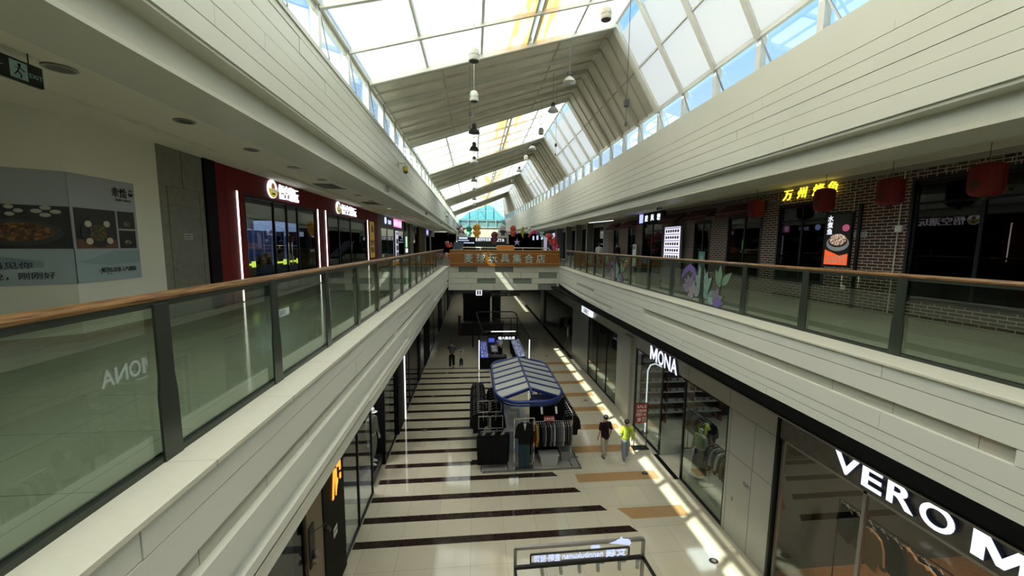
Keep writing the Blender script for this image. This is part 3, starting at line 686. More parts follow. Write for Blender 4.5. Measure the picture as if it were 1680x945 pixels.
for i, (X, y) in enumerate(((-3.95, 5.75), (-3.95, 8.9), (-4.0, 12.1), (-4.0, 16))):
    t = thing('sprinkler_head', 'small dark sprinkler head under the left ceiling, ' + ['beside the nearest downlight', 'before the red shop corner', 'over the red shop front', 'farthest of its row'][i], 'sprinkler', (X, y, 9.33))
    m = M(); m.tube([(X, y, 9.33), (X, y, 9.27)], .012, 6); obj('stem', m, CHAR, t); m = M(); m.lathe([(.035, 9.262), (.04, 9.268), (.01, 9.275)], (X, y, 0), 10); obj('deflector', m, CHAR, t)
for i, (X, y) in enumerate(((7.9, 5.9), (7.9, 11.4), (7.9, 17), (-4.7, 13.3), (-4.7, 18.5))):
    t = thing('ceiling_vent', 'flat dark slatted vent in the gallery ceiling, ' + ['nearest over the brick wall', 'above the second dark window', 'above the awnings', 'before the larger lit shop sign', 'before the second lit shop sign'][i], 'vent', (X, y, 9.33))
    m = M(); m.box(X - .3, X + .3, y - .5, y + .5, 9.312, 9.33); obj('frame', m, mat('vent_grey', (.16, .155, .13), .5), t)
    m = M(); [m.box(X - .27, X + .27, y - .46 + k * .1, y - .42 + k * .1, 9.300, 9.312) for k in range(10)]; obj('slats', m, mat('vent_slat', (.1, .1, .085), .5), t)
# exit signs
def exit_sign(X, y, z, label, s=1, w=.62):
    t = thing('exit_sign', label, 'exit sign', (X, y, z)); rd = RL if s > 0 else RR
    m = M(); m.box(X - .02, X + .02, y - w / 2, y + w / 2, z, z + .2); obj('housing', m, mat('exit_black', (.012, .02, .016), .3), t)
    gm = mat('exit_green', (.25, .38, .32), .4, emit=.04); f = X + s * .022; q = lambda u: y + (u if s > 0 else -u)
    m = M(); m.box(f - .002, f, q(.02), q(.17), z + .02, z + .18); obj('pictogram_panel', m, gm, t)
    m = M(); dk = X + s * .024
    m.lathe([(.014, 0), (.014, .002)], (dk - .001, q(.10), z + .15), 8, 'X')
    for a, b in (((.10, .135), (.08, .09)), ((.08, .09), (.11, .06)), ((.11, .06), (.10, .03)), ((.08, .09), (.05, .05)), ((.10, .125), (.06, .12)), ((.10, .125), (.14, .10))): m.bar((dk, q(a[0]), z + a[1]), (dk, q(b[0]), z + b[1]), .012, .004)
    obj('running_figure', m, DARK, t)
    m = M(); 
    for a, b in (((-.04, .1), (-.16, .1)), ((-.16, .1), (-.11, .14)), ((-.16, .1), (-.11, .06))): m.bar((dk, q(a[0]), z + a[1]), (dk, q(b[0]), z + b[1]), .014, .004)
    obj('arrow', m, gm, t)
    text('EXIT', .06, (dk, q(.24), z + .09), rd, UP, gm, t, .003)
    m = M(); m.tube([(X, y - w / 3, z + .2), (X, y - w / 3, 9.33)], .006, 5); m.tube([(X, y + w / 3, z + .2), (X, y + w / 3, 9.33)], .006, 5); obj('hanger', m, CHAR, t); return t
exit_sign(-4.4, 4.30, 9.03, 'dark exit sign with arrow hanging in front of the white poster wall')
exit_sign(8.0, 16.4, 9.08, 'small exit sign hanging above the right gallery, before the awnings', -1, .4)
# dome cameras on brackets, speakers on the beam
def dome_camera(y, z, col, label):
    t = thing('dome_camera', label, 'security camera', (-2.6, y, z)); x = -2.35
    m = M(); m.box(-2.6, -2.56, y - .07, y + .07, z + .16, z + .30); m.bar((-2.58, y, z + .26), (x, y, z + .26), .03); m.bar((x, y, z + .28), (x, y, z + .18), .025); obj('bracket', m, LAMPW, t)
    m = M(); m.lathe([(.04, .18), (.085, .15), (.095, .08), (.095, .02), (.085, 0)], (x, y, z), 16); obj('housing', m, col, t, True)
    m = M(); m.ball((x, y, z - .005), .075, .075, .085); obj('dome', m, mat('smoked_dome', (.08, .07, .03), .1), t, True); return t
dome_camera(14.0, 9.98, mat('yellow_plastic', (.50, .42, .06), .4), 'yellow dome camera on a bracket on the left upper cladding')
dome_camera(34, 9.9, mat('camera_white', (.6, .6, .55), .4), 'white dome camera on a bracket at the far left upper cladding')
for i, y in enumerate((13.0, 23.0, 33, 44)):
    o = obj('wall_speaker', M().box(-2.78, -2.70, y - .05, y + .05, 9.14, 9.32), mat('speaker_grey', (.25, .25, .22), .6), bevel=.01)
    tag(o, 'small grey speaker box on the left beam, %s from the front' % places[i].replace('nearest', 'first'), 'speaker', 'speaker boxes on the left beam')

# ================================================================== UPPER LEFT: POSTER WALL
t = thing('restaurant_banner', 'wide pale blue restaurant banner with food photographs on the white wall', 'banner', (-5.79, 6.25, 6.87))
dv = Vector((-2.5, -1.55, 0)).normalized()
def bn(m, s0, s1, z0, z1, lift=.012):
    """rectangle on the banner, s along the wall; s<0 lies on the angled wall"""
    if s0 < 0 < s1: bn(m, s0, 0, z0, z1, lift); bn(m, 0, s1, z0, z1, lift); return m
    if s0 >= 0: m.box(-5.8, -5.8 + lift, 6.25 + s0, 6.25 + s1, z0, z1)
    else:
        nrm = Vector((-dv.y, dv.x, 0)) * -1; nrm = nrm if nrm.x > 0 else -nrm; b0 = Vector((-5.8, 6.25, 0)); p, q = b0 - dv * s0, b0 - dv * s1
        m.prism([(0, z0), (1, z0), (1, z1), (0, z1)], lambda u, v, s: tuple(p.lerp(q, u) + nrm * s + Vector((0, 0, v))), 0.0, lift)
    return m
obj('banner_sheet', bn(M(), -1.6, 1.10, 6.87, 8.47, .01), mat('banner_grey', (.36, .38, .42), .5), t)
obj('banner_foot', bn(M(), -1.6, 1.10, 6.87, 7.36, .013), mat('banner_blue', (.34, .42, .46), .5), t)
FR = mat('photo_black', (.012, .011, .010), .35)
m = bn(M(), -1.6, -1.12, 7.38, 7.98, .014); bn(m, -1.09, .0, 7.38, 7.98, .014); bn(m, .04, .70, 7.38, 7.98, .014); bn(m, .74, 1.05, 7.70, 7.98, .014); bn(m, .74, 1.05, 7.38, 7.67, .014); obj('photo_panel', m, FR, t)
def disc(m, cy, cz, ry, rz, lift, n=20, left=False):
    nrm = Vector((dv.y, -dv.x, 0)); nrm = nrm if nrm.x > 0 else -nrm
    f = (lambda u, v, s: tuple(Vector((-5.8, 6.25, 0)) - dv * u + nrm * s + Vector((0, 0, v)))) if left else (lambda u, v, s: (-5.8 + s, 6.25 + u, v))
    return m.prism([(cy + ry * math.cos(2 * PI * k / n), cz + rz * math.sin(2 * PI * k / n)) for k in range(n)], f, lift - .002, lift)
STEW = splotch('stew_photo', [(.10, .035, .015), (.18, .07, .02), (.05, .02, .01), (.25, .12, .05), (.08, .05, .02)], 30)
obj('stew_pan', disc(M(), -.50, 7.60, .42, .18, .018, left=True), mat('pan_dark', (.03, .03, .03), .3), t)
obj('stew', disc(M(), -.50, 7.61, .34, .13, .020, left=True), STEW, t)
m = M(); [disc(m, -.58 + .11 * math.cos(a), 7.90 + .05 * math.sin(a), .045, .028, .020, 10, True) for a in (0, 1.3, 2.5, 3.8, 5)]; [disc(m, -.22 + .09 * math.cos(a), 7.90 + .05 * math.sin(a), .055, .03, .021, 10, True) for a in (0, 1.6, 3.1, 4.6)]; obj('white_blossom', m, mat('blossom', (.45, .43, .38), .6), t)
obj('wood_board', bn(M(), .04, .70, 7.38, 7.52, .016), mat('photo_wood', (.12, .05, .025), .5), t)
obj('clay_bowl', disc(M(), .38, 7.62, .27, .22, .018), mat('bowl_dark', (.025, .02, .018), .4), t)
obj('greens', disc(M(), .38, 7.62, .14, .13, .020), splotch('greens_photo', [(.06, .07, .02), (.15, .12, .04), (.03, .03, .01), (.10, .04, .02)], 40), t)
for a, b in ((-.15, .13), (.15, .14), (-.15, -.13), (.18, -.12)): obj('egg_slice', disc(M(), .38 + a, 7.62 + b, .055, .05, .022, 12), mat('egg_white', (.55, .52, .42), .6), t)
m = M(); [disc(m, .895 + a, b, .07, .04, .018, 10) for a, b in ((0, 7.78), (.0, 7.48))]; obj('small_dishes', m, splotch('dish_photo', [(.12, .09, .03), (.3, .26, .2), (.05, .03, .02)], 60), t)
def ridge(pts, lift, left):
    nrm = Vector((dv.y, -dv.x, 0)); nrm = nrm if nrm.x > 0 else -nrm
    f = (lambda u, v, s: tuple(Vector((-5.8, 6.25, 0)) - dv * u + nrm * s + Vector((0, 0, v)))) if left else (lambda u, v, s: (-5.8 + s, 6.25 + u, v))
    return M().prism(pts, f, lift - .002, lift)
obj('mountains', ridge([(-1.6, 7.1), (-1.2, 7.22), (-.7, 7.28), (-.3, 7.2), (-.3, 7.12), (-1.6, 7.02)], .016, True), mat('mountain_blue', (.22, .30, .34), .6), t)
obj('mountains', ridge([(.0, 7.18), (.3, 7.24), (.6, 7.34), (1.09, 7.34), (1.09, 7.14), (.5, 7.12)], .016, False), mat('mountain_pale', (.26, .35, .38), .6), t)
INK = mat('ink', (.02, .02, .02), .6)
nr = Vector((dv.y, -dv.x, 0)); nr = nr if nr.x > 0 else -nr
pb = lambda s, z, l=.02: Vector((-5.8, 6.25, z)) - dv * s + nr * l
text('里遇见你', .105, pb(-.66, 7.15), -dv, UP, INK, t, .003, .006, width=.52)
text('不晚，刚刚好', .105, pb(-.55, 7.0), -dv, UP, INK, t, .003, .006, width=.70)
text('鲜汽石龙锅·元气焖锅', .085, (-5.782, 6.93, 7.04), RL, UP, INK, t, .003, .006, width=.62)
text('幸烩', .17, (-5.782, 7.06, 8.28), RL, UP, INK, t, .003, .012, width=.27)
text('HAPPY DISHES', .05, (-5.782, 7.12, 8.16), RL, UP, INK, t, .003, width=.28)
m = M(); m.prism([(.97, 8.29), (1.07, 8.29), (1.05, 8.24), (.99, 8.24)], lambda u, v, s: (-5.8 + s, 6.25 + u, v), .016, .02); [m.bar((-5.782, 7.24 + k * .025, 8.31), (-5.782, 7.25 + k * .025, 8.35), .006, .003) for k in range(3)]; obj('bowl_logo', m, INK, t)
m = M(); [m.tube([(-5.783, 6.25 + cx + r * math.cos(a), 7.02 + cz + .6 * r * math.sin(a)) for a in [PI * k / 8 for k in range(9)]], .003, 4) for cx, cz, r in ((.38, 0, .05), (.46, .03, .05), (.52, -.01, .05), (.42, -.04, .06), (.5, -.06, .04))]; obj('cloud_drawing', m, INK, t)
def notice(X, y, z, w, h, label, s=1, lines=('请勿倚靠', '注意安全')):
    o = thing('notice_plate', label, 'notice', (X, y, z)); m = M(); m.box(X, X + s * .008, y - w / 2, y + w / 2, z - h / 2, z + h / 2); obj('plate', m, mat('plate_grey', (.42, .42, .42), .4), o)
    for i, l in enumerate(lines): text(l, h * .3, (X + s * .01, y, z + h * (.2 - .4 * i)), RL if s > 0 else RR, UP, INK, o, .002, width=w * .8)
    return o
notice(XL - .015, 8.58, 7.60, .22, .12, 'small grey notice on the stone clad door left of the red shop')
notice(XR - .001, 8.87, 7.84, .34, .14, 'small grey notice plate on the brick wall beside the fish poster', -1)

# ================================================================== UPPER LEFT: RED SHOP
for i, (y0, z1) in enumerate(((10.3, 8.75), (15.25, 8.74), (16.02, 8.76), (22.05, 8.76))):
    o = obj('led_strip', M().box(XL, XL + .02, y0 - .018, y0 + .018, 6.02, z1), NEON); tag(o, 'vertical white light strip on the red shopfront, ' + ['left of the first glass door', 'right of the first glass door', 'left of the second glass door', 'right of the second glass door'][i], 'light strip', 'light strips of the red shopfront')
def toy_logo(t, y, z, r):
    f = XL + .05; g = lambda u, v, s: (f + s, y + u, z + v)
    C_ = lambda rx, rz, cy, cz, a, b, n=24: M().prism([(cy + rx * math.cos(2 * PI * k / n), cz + rz * math.sin(2 * PI * k / n)) for k in range(n)], g, a, b)
    obj('logo_rim', C_(r, r * 1.0, 0, 0, -.04, .0), SIGNW, t)
    obj('logo_field', M().prism([(r * .9 * math.cos(a), r * .9 * math.sin(a)) for a in [PI + PI * k / 12 for k in range(13)]], g, 0, .006), mat('logo_gold', (.5, .42, .03), emit=.5), t)
    obj('logo_figure', C_(r * .34, r * .42, 0, r * .22, .006, .012), mat('logo_orange', (.55, .20, .04), emit=.25), t)
    obj('logo_figure_face', C_(r * .36, r * .26, 0, -r * .18, .010, .016), mat('logo_pale', (.75, .6, .5), emit=.3), t)
    obj('logo_figure_dark', C_(r * .36, r * .10, 0, -r * .5, .010, .016), INK, t)
for y, z, w, lb in ((11.85, 9.02, 1.25, 'larger lit white shop sign with round emblem above the first red shop door'), (17.3, 9.0, 2.1, 'second lit white shop sign with round emblem above the farther red shop door')):
    t = thing('shop_sign', lb, 'sign', (XL, y, z)); toy_logo(t, y + .12, z - .0, .26); text('悟空潮玩', .46, (XL + .06, y + .45 + w / 2, z - .02), RL, UP, SIGNW, t, .05, .0, width=w)
    m = M(); m.box(XL, XL + .03, y + .4, y + .45 + w, z - .02, z); obj('rail', m, RED, t)
t = thing('yellow_banner', 'tall yellow banner with round emblem at the end of the red shop', 'banner', (XL + .03, 22.9, 7.7))
m = M(); m.box(XL + .002, XL + .03, 22.45, 23.35, 6.7, 8.72); obj('banner_sheet', m, mat('banner_yellow', (.50, .30, .03), .5, emit=.15), t)
m = M(); m.lathe([(.28, 0), (.28, .01)], (XL + .03, 22.9, 8.3), 18, 'X'); obj('logo_rim', m, WHITE, t); m = M(); m.lathe([(.2, 0), (.2, .01)], (XL + .04, 22.9, 8.3), 18, 'X'); obj('logo_figure', m, mat('logo_brown', (.3, .08, .04), .5), t)
for i, ch in enumerate('悟空潮玩'): text(ch, .34, (XL + .035, 22.68 + .44 * (i % 2), 7.55 - .42 * (i // 2)), RL, UP, INK, t, .01, .02, 'letter')
# claw machines and shelves inside
PLUSH = splotch('plush_toys', [(.05, .05, .12), (.20, .08, .04), (.12, .12, .14), (.03, .03, .04), (.24, .18, .08), (.08, .04, .12)], 9)
def claw(X, y, col, lb, lit):
    t = thing('claw_machine', lb, 'arcade machine', (X, y, FZ)); w = .45
    m = M(); m.box(X - .4, X + .4, y - w, y + w, FZ, FZ + .75); obj('cabinet', m, mat('cab_' + lb[:9], col, .4), t)
    m = M(); m.box(X - .4, X + .4, y - w, y + w, FZ + 1.9, FZ + 2.2); obj('marquee', m, mat('marq_' + lb[:9], tuple(c * 1.2 for c in col), emit=lit * .5, ecol=(.35, .45, .8)), t)
    m = M(); [m.box(X + a - .02, X + a + .02, y + b - .02, y + b + .02, FZ + .75, FZ + 1.9) for a in (-.38, .38) for b in (-w + .02, w - .02)]; obj('corner_post', m, mat('post_lilac', (.1, .1, .2), emit=.08, ecol=(.3, .4, 1)), t)
    m = M(); [m.ball((X + random.uniform(-.28, .28), y + random.uniform(-.3, .3), FZ + .85 + random.uniform(0, .2)), .12) for _ in range(16)]; obj('plush_heap', m, PLUSH, t, True); t.children[-1]['kind'] = 'stuff'
    m = M(); m.box(X + .40, X + .46, y - w + .05, y + .15, FZ + .80, FZ + .86); m.box(X + .40, X + .43, y + .22, y + .40, FZ + .74, FZ + .92); obj('control_light', m, mat('neon_lime', (.6, .7, .05), emit=.9, ecol=(.72, .85, .10)), t)
    m = M(); m.box(X - .36, X - .34, y - w + .05, y + w - .05, FZ + .8, FZ + 1.88); obj('back_panel', m, mat('back_blue', (.02, .03, .10), emit=.05, ecol=(.12, .2, .6)), t)
    m = M(); m.tube([(X, y, FZ + 1.9), (X, y, FZ + 1.6)], .02, 6); [m.tube([(X, y, FZ + 1.6), (X + .08 * math.cos(a), y + .08 * math.sin(a), FZ + 1.52), (X + .05 * math.cos(a), y + .05 * math.sin(a), FZ + 1.45)], .01, 5) for a in (0, 2.1, 4.2)]; obj('claw', m, CHROME, t); return t
claw(-7.0, 13.95, (.05, .08, .2), 'blue lit claw machine seen through the first red shop door, left one', 1.0)
claw(-7.0, 14.95, (.06, .06, .22), 'violet lit claw machine beside it, nearer the door frame', .8)
claw(-7.1, 12.2, (.18, .1, .04), 'dim brown claw machine behind the left pane of the first door', .1)
claw(-7.2, 17.4, (.05, .05, .06), 'dark claw machine behind the second red shop door', .15)
t = thing('toy_shelf', 'wall shelf with plush toys behind the claw machines', 'shelf', (-8.4, 13, FZ)); m = M(); [m.box(-8.6, -8.2, 10.6, 20, z, z + .03) for z in (6.5, 7.1, 7.7, 8.3)]; obj('board', m, WHITE, t)
m = M(); [m.ball((-8.35, random.uniform(10.7, 19.8), z + .15), .13) for z in (6.53, 7.13, 7.73, 8.33) for _ in range(40)]; o = obj('plush_row', m, PLUSH, t, True); o['kind'] = 'stuff'
for i, (X, y) in enumerate(((-7.3, 12.5), (-7.3, 18))):
    l = bpy.data.lights.new('shop_fill_light', 'POINT'); l.energy = 4; l.color = (.75, .85, 1); l.shadow_soft_size = .3; lo = bpy.data.objects.new('shop_fill_light', l); C.objects.link(lo); lo.location = (X, y, 9.0)

# ------------------------------------------------------------------ farther left shops
t = thing('shop_sign', 'blue and pink lit sign over the dark shop after the red one', 'sign', (XL, 28, 9.0))
m = M(); m.lathe([(.22, 0), (.22, .03)], (XL, 26.4, 9.0), 18, 'X'); obj('round_logo', m, mat('logo_blue', (.3, .4, .9), emit=1.6, ecol=(.4, .5, 1)), t)
text('音乐屋', .30, (XL + .02, 27.6, 8.95), RL, UP, SIGNB, t, .03, .02)
for i, ch in enumerate('动漫主题店'):
    m = M(); m.box(XL + .0, XL + .02, 29.0 + i * .62, 29.5 + i * .62, 8.72, 9.28); obj('letter_box', m, mat('pink_box', (.9, .3, .7), emit=.9, ecol=(.8, .22, .55)), t); text(ch, .4, (XL + .03, 29.25 + i * .62, 9.0), RL, UP, SIGNW, t, .01, .015, 'letter')
t = thing('poster_column', 'tall white lit poster with pictures beside the dark shop door', 'poster', (XL + .05, 29.9, 7)); m = M(); m.box(XL, XL + .06, 29.5, 30.35, FZ + .2, 8.45); obj('panel', m, mat('poster_white', (.6, .6, .62), emit=.35, ecol=(.8, .8, 1)), t)
m = M(); [m.box(XL + .06, XL + .065, 29.6, 30.25, z, z + .35) for z in (6.5, 7.0, 7.5)]; obj('picture', m, splotch('poster_pics', [(.05, .05, .06), (.3, .2, .2), (.15, .15, .2)], 12), t); text('精品专柜', .18, (XL + .065, 29.92, 8.25), RL, UP, mat('violet_ink', (.15, .05, .3), .5), t, .004, .01)
t = thing('green_sign', 'small green lit vertical sign with white plate below it', 'sign', (XL, 34, 7.6)); m = M(); m.box(XL + .0, XL + .04, 34.0, 34.35, 7.2, 8.1); obj('green_panel', m, mat('green_lit', (.3, .8, .3), emit=1.4, ecol=(.35, .9, .35)), t); m = M(); m.box(XL, XL + .05, 33.8, 34.6, 6.75, 7.1); obj('white_plate', m, SIGNW, t)
t = thing('shop_sign', 'small violet lit logo sign over the far left grey shopfront', 'sign', (XL, 49, 9)); m = M(); m.box(XL, XL + .04, 48.5, 50, 8.65, 9.2); obj('panel', m, mat('violet_lit', (.25, .2, .8), emit=1.2, ecol=(.3, .25, .9)), t); text('C', .4, (XL + .05, 49.2, 8.92), RL, UP, SIGNW, t)

# ================================================================== UPPER RIGHT: BRICK RESTAURANT
t = thing('shop_sign', 'yellow lit four character restaurant sign on the dark brick wall', 'sign', (XR, 10.5, 9.1))
for i, (ch, y) in enumerate(zip('万州烤鱼', (11.2, 10.68, 10.15, 9.72))): text(ch, .34, (XR - .06, y, 9.08 + .015 * i), RR, UP, SIGNY, t, .04, .0, 'letter', shear=.15)
m = M(); m.box(XR - .03, XR, 9.6, 11.35, 9.05, 9.07); obj('rail', m, BLKM, t)
t = thing('fish_poster', 'lit poster of boiled fish in a bowl with red foot, on the brick wall', 'poster', (XR, 9.42, 7.8))
m = M(); m.box(XR - .06, XR, 9.05, 9.8, 7.02, 8.42); obj('frame', m, BLKM, t, bevel=.005)
f = XR - .063; g = lambda u, v, s: (f - s, 9.42 - u, v)
obj('photo', M().box(f, f + .003, 9.09, 9.76, 7.06, 8.38), mat('poster_dark', (.02, .015, .012), .4), t)
obj('foot', M().prism([(-.33, 7.06), (.33, 7.06), (.33, 7.36), (.1, 7.30), (-.33, 7.46)], g, 0, .003), mat('poster_red', (.6, .08, .02), emit=.55, ecol=(.85, .12, .03)), t)
E_ = lambda rx, rz, cy, cz, a, b: M().prism([(cy + rx * math.cos(2 * PI * k / 24), cz + rz * math.sin(2 * PI * k / 24)) for k in range(24)], g, a, b)
obj('fish_bowl', E_(.32, .20, .02, 7.62, .001, .004), mat('bowl_steel', (.45, .45, .5), .3, emit=.1), t); obj('bowl_inside', E_(.27, .15, .02, 7.67, .004, .006), mat('bowl_in', (.06, .04, .03), .3), t)
obj('fish_slices', E_(.24, .15, .02, 7.72, .006, .009), splotch('fish_slices', [(.75, .6, .5), (.5, .3, .2), (.2, .1, .05), (.8, .75, .65), (.35, .1, .05)], 34, emit=.35), t)
obj('pink_badge', E_(.10, .09, .22, 8.02, .006, .01), mat('pink_badge', (.5, .1, .2), emit=.4), t)
for i, ch in enumerate('水煮鱼'): text(ch, .17, (f - .004, 9.66, 8.28 - .17 * i), RR, UP, SIGNW, t, .003, .015, 'letter')
text('线上点餐超值', .085, (f - .005, 9.42, 7.26), RR, UP, WHITE, t, .003, .01); text('限量特价等你', .085, (f - .005, 9.42, 7.15), RR, UP, WHITE, t, .003, .01)
t = thing('wall_conduit', 'thin pale conduit running down the brick wall to a white socket box', 'conduit', (XR, 8.0, 7)); m = M(); m.tube([(XR - .02, 7.98, 9.32), (XR - .02, 8.02, 6.0)], .014, 6); obj('pipe', m, LAMPW, t)
m = M(); m.box(XR - .06, XR, 7.9, 8.04, 7.88, 8.02); obj('socket_box', m, WHITE, t, bevel=.005)
m = M(); m.tube([(XR - .03, 9.08, 8.9), (XR - .03, 9.08, 8.42)], .006, 5); tag(obj('poster_cable', m, LAMPW), 'thin pale cable dropping to the fish poster', 'cable')
m = M(); m.box(XR - .05, XR, 8.86, 8.93, 6.0, 8.6); tag(obj('dark_pipe', m, BLKM), 'dark square downpipe on the brick wall right of the fish poster', 'pipe')
t = thing('wall_socket', 'white wall socket low on the brick wall below the fish poster', 'socket', (XR, 9.2, 6.4)); m = M(); m.box(XR - .012, XR, 9.12, 9.24, 6.42, 6.54); obj('plate', m, WHITE, t); m = M(); m.box(XR - .014, XR - .012, 9.16, 9.165, 6.46, 6.49); m.box(XR - .014, XR - .012, 9.19, 9.195, 6.46, 6.49); obj('slot', m, INK, t)
REDL = mat('lantern_red', (.15, .004, .004), .7); 
for i, (y, X) in enumerate(((6.02, 8.8), (7.58, 8.8), (9.15, 8.8), (11.55, 8.8))):
    t = thing('red_lantern', 'red cylindrical lantern hung before the brick wall, ' + ['nearest, in front of the largest dark window', 'between the conduit and the largest window', 'under the last character of the yellow sign', 'farthest, above the second dark window'][i], 'lantern', (X, y, 8.4), 'red lanterns of the brick restaurant')
    m = M(); n_r = 16; m.lathe([(.13, 8.42), (.19, 8.45), (.215, 8.50), (.22, 8.70), (.215, 8.90), (.19, 8.95), (.13, 8.98)], (X, y, 0), n_r); obj('paper_drum', m, REDL, t, True)
    m = M(); [m.tube([(X + .222 * math.cos(a), y + .222 * math.sin(a), 8.47), (X + .226 * math.cos(a), y + .226 * math.sin(a), 8.7), (X + .222 * math.cos(a), y + .222 * math.sin(a), 8.93)], .004, 4) for a in [2 * PI * k / 12 for k in range(12)]]; obj('rib', m, mat('lantern_rib', (.14, .004, .004), .6), t)
    m = M(); m.tube([(X, y, 8.98), (X, y, 9.33)], .006, 5); obj('cord', m, CHAR, t); m = M(); m.lathe([(.03, 8.36), (.05, 8.40), (.05, 8.42)], (X, y, 0), 8); obj('tassel_knob', m, mat('knob_dark', (.05, .01, .01), .5), t)
    text('鱼', .16, (X - .225, y, 8.62), RR, UP, INK, t, .004, .01, 'character')
# awnings
AWN = mat('maroon_awning', (.055, .008, .010), .8)
for i, (y0, y1) in enumerate(((12.1, 14.1), (14.8, 16.5), (17.0, 18.7), (22.3, 23.9), (25, 26.4))):
    t = thing('window_awning', 'dark maroon scalloped awning on the brick wall, ' + ['nearest, over the second window', 'over the narrow window', 'over the lit menu board', 'first beyond the dark doorway', 'farthest, by the grey shopfront'][i], 'awning', (XR, y0, 8.6), 'awnings of the brick restaurant')
    m = M(); m.prism([(0, 9.05), (-.5, 8.72), (-.5, 8.70), (0, 9.0)], lambda u, v, s: (XR + u, s, v), y0, y1); [m.prism([(0, 9.05), (-.5, 8.72), (-.3, 8.72), (0, 8.72)], lambda u, v, s: (XR + u, s, v), a, a + .01) for a in (y0, y1 - .01)]; obj('canopy', m, AWN, t)
    m = M(); n = int((y1 - y0) / .2)
    for k in range(n):
        a = y0 + (y1 - y0) * k / n; b = y0 + (y1 - y0) * (k + 1) / n; m.prism([(a, 8.72), (a, 8.62), (a + .05, 8.57), ((a + b) / 2, 8.55), (b - .05, 8.57), (b, 8.62), (b, 8.72)], lambda u, v, s: (XR - .5 - s, u, v), 0, .01)
    obj('valance', m, AWN, t)
    m = M(); m.bar((XR - .505, y0, 8.725), (XR - .505, y1, 8.725), .012); m.bar((XR, y0, 9.05), (XR - .5, y0, 8.72), .01); m.bar((XR, y1, 9.05), (XR - .5, y1, 8.72), .01); obj('piping', m, mat('awning_piping', (.22, .18, .17), .6), t)
# menu light box
t = thing('menu_board', 'lit white menu board with rows of round dish pictures by the railing', 'menu board', (9.3, 17.6, FZ)); a0, a1 = 16.95, 18.45
m = M(); m.box(9.35, 9.45, a0, a1, FZ, 8.45); obj('case', m, mat('menu_case', (.3, .3, .32), .3), t); m = M(); m.box(9.335, 9.35, a0 + .04, a1 - .04, 6.9, 8.41); obj('light_panel', m, mat('menu_light', (.7, .66, .8), emit=.75, ecol=(.80, .76, 1)), t)
m = M(); [m.prism([(.085 * math.cos(2 * PI * k / 10), .075 * math.sin(2 * PI * k / 10)) for k in range(10)], lambda u, v, s, yy=yy, zz=zz: (9.33 - s, yy + u, zz + v), 0, .005) for yy in [a0 + .2 + .215 * i for i in range(6)] for zz in [7.02 + .3 * j for j in range(5)]]; obj('dish_pictures', m, splotch('dishes', [(.03, .02, .02), (.12, .05, .03), (.06, .04, .02), (.18, .10, .06)], 20), t)
m = M(); [m.box(9.328, 9.335, a0 + .08, a1 - .08, z, z + .035) for z in (7.15, 7.45, 7.75, 8.05, 8.34)]; obj('price_line', m, mat('price_violet', (.22, .12, .4), .5), t)
m = M(); [m.tube([(9.32, a0 + .1 + .13 * k, FZ + .05), (9.32, a0 + .1 + .13 * k, 6.85)], .012, 5) for k in range(11)]; m.bar((9.32, a0, 6.86), (9.32, a1, 6.86), .04); obj('grille', m, STEEL, t)
t = thing('shop_sign', 'black sign with blue badge and three white characters over the doorway', 'sign', (9.5, 20.5, 9.1)); m = M(); m.box(9.5, 9.6, 18.9, 22, 8.75, 9.3); obj('board', m, DARK, t); m = M(); m.box(9.48, 9.5, 21.35, 21.8, 8.8, 9.28); obj('badge', m, mat('badge_blue', (.2, .2, .9), emit=1.5, ecol=(.25, .28, 1)), t)
for i, ch in enumerate('避风塘'): text(ch, .36, (9.48, 20.9 - .72 * i, 9.02), RR, UP, SIGNW, t, .02, .015, 'letter')
t = thing('door_poster', 'small white standing poster beside the dark doorway', 'poster', (9.4, 22.2, 7)); m = M(); m.box(9.4, 9.43, 21.9, 22.4, 6.3, 7.6); obj('panel', m, WHITE, t); text('营业', .2, (9.39, 22.15, 7.4), RR, UP, INK, t, .004, .01); m = M(); m.box(9.4, 9.55, 22.1, 22.2, 6.0, 6.35); obj('foot', m, BLKM, t)
t = thing('flower_stand', 'teal patterned standing sticker panel in the narrow window', 'poster', (9.66, 15.7, 6.8)); m = M(); m.box(XR + .0, XR + .02, 15.4, 15.85, 6.55, 7.3); obj('panel', m, mat('teal_panel', (.12, .32, .28), .5), t); m = M(); m.lathe([(.14, 0), (.14, .006)], (XR - .007, 15.62, 7.0), 14, 'X'); obj('round_motif', m, mat('teal_motif', (.3, .5, .45), .5), t)
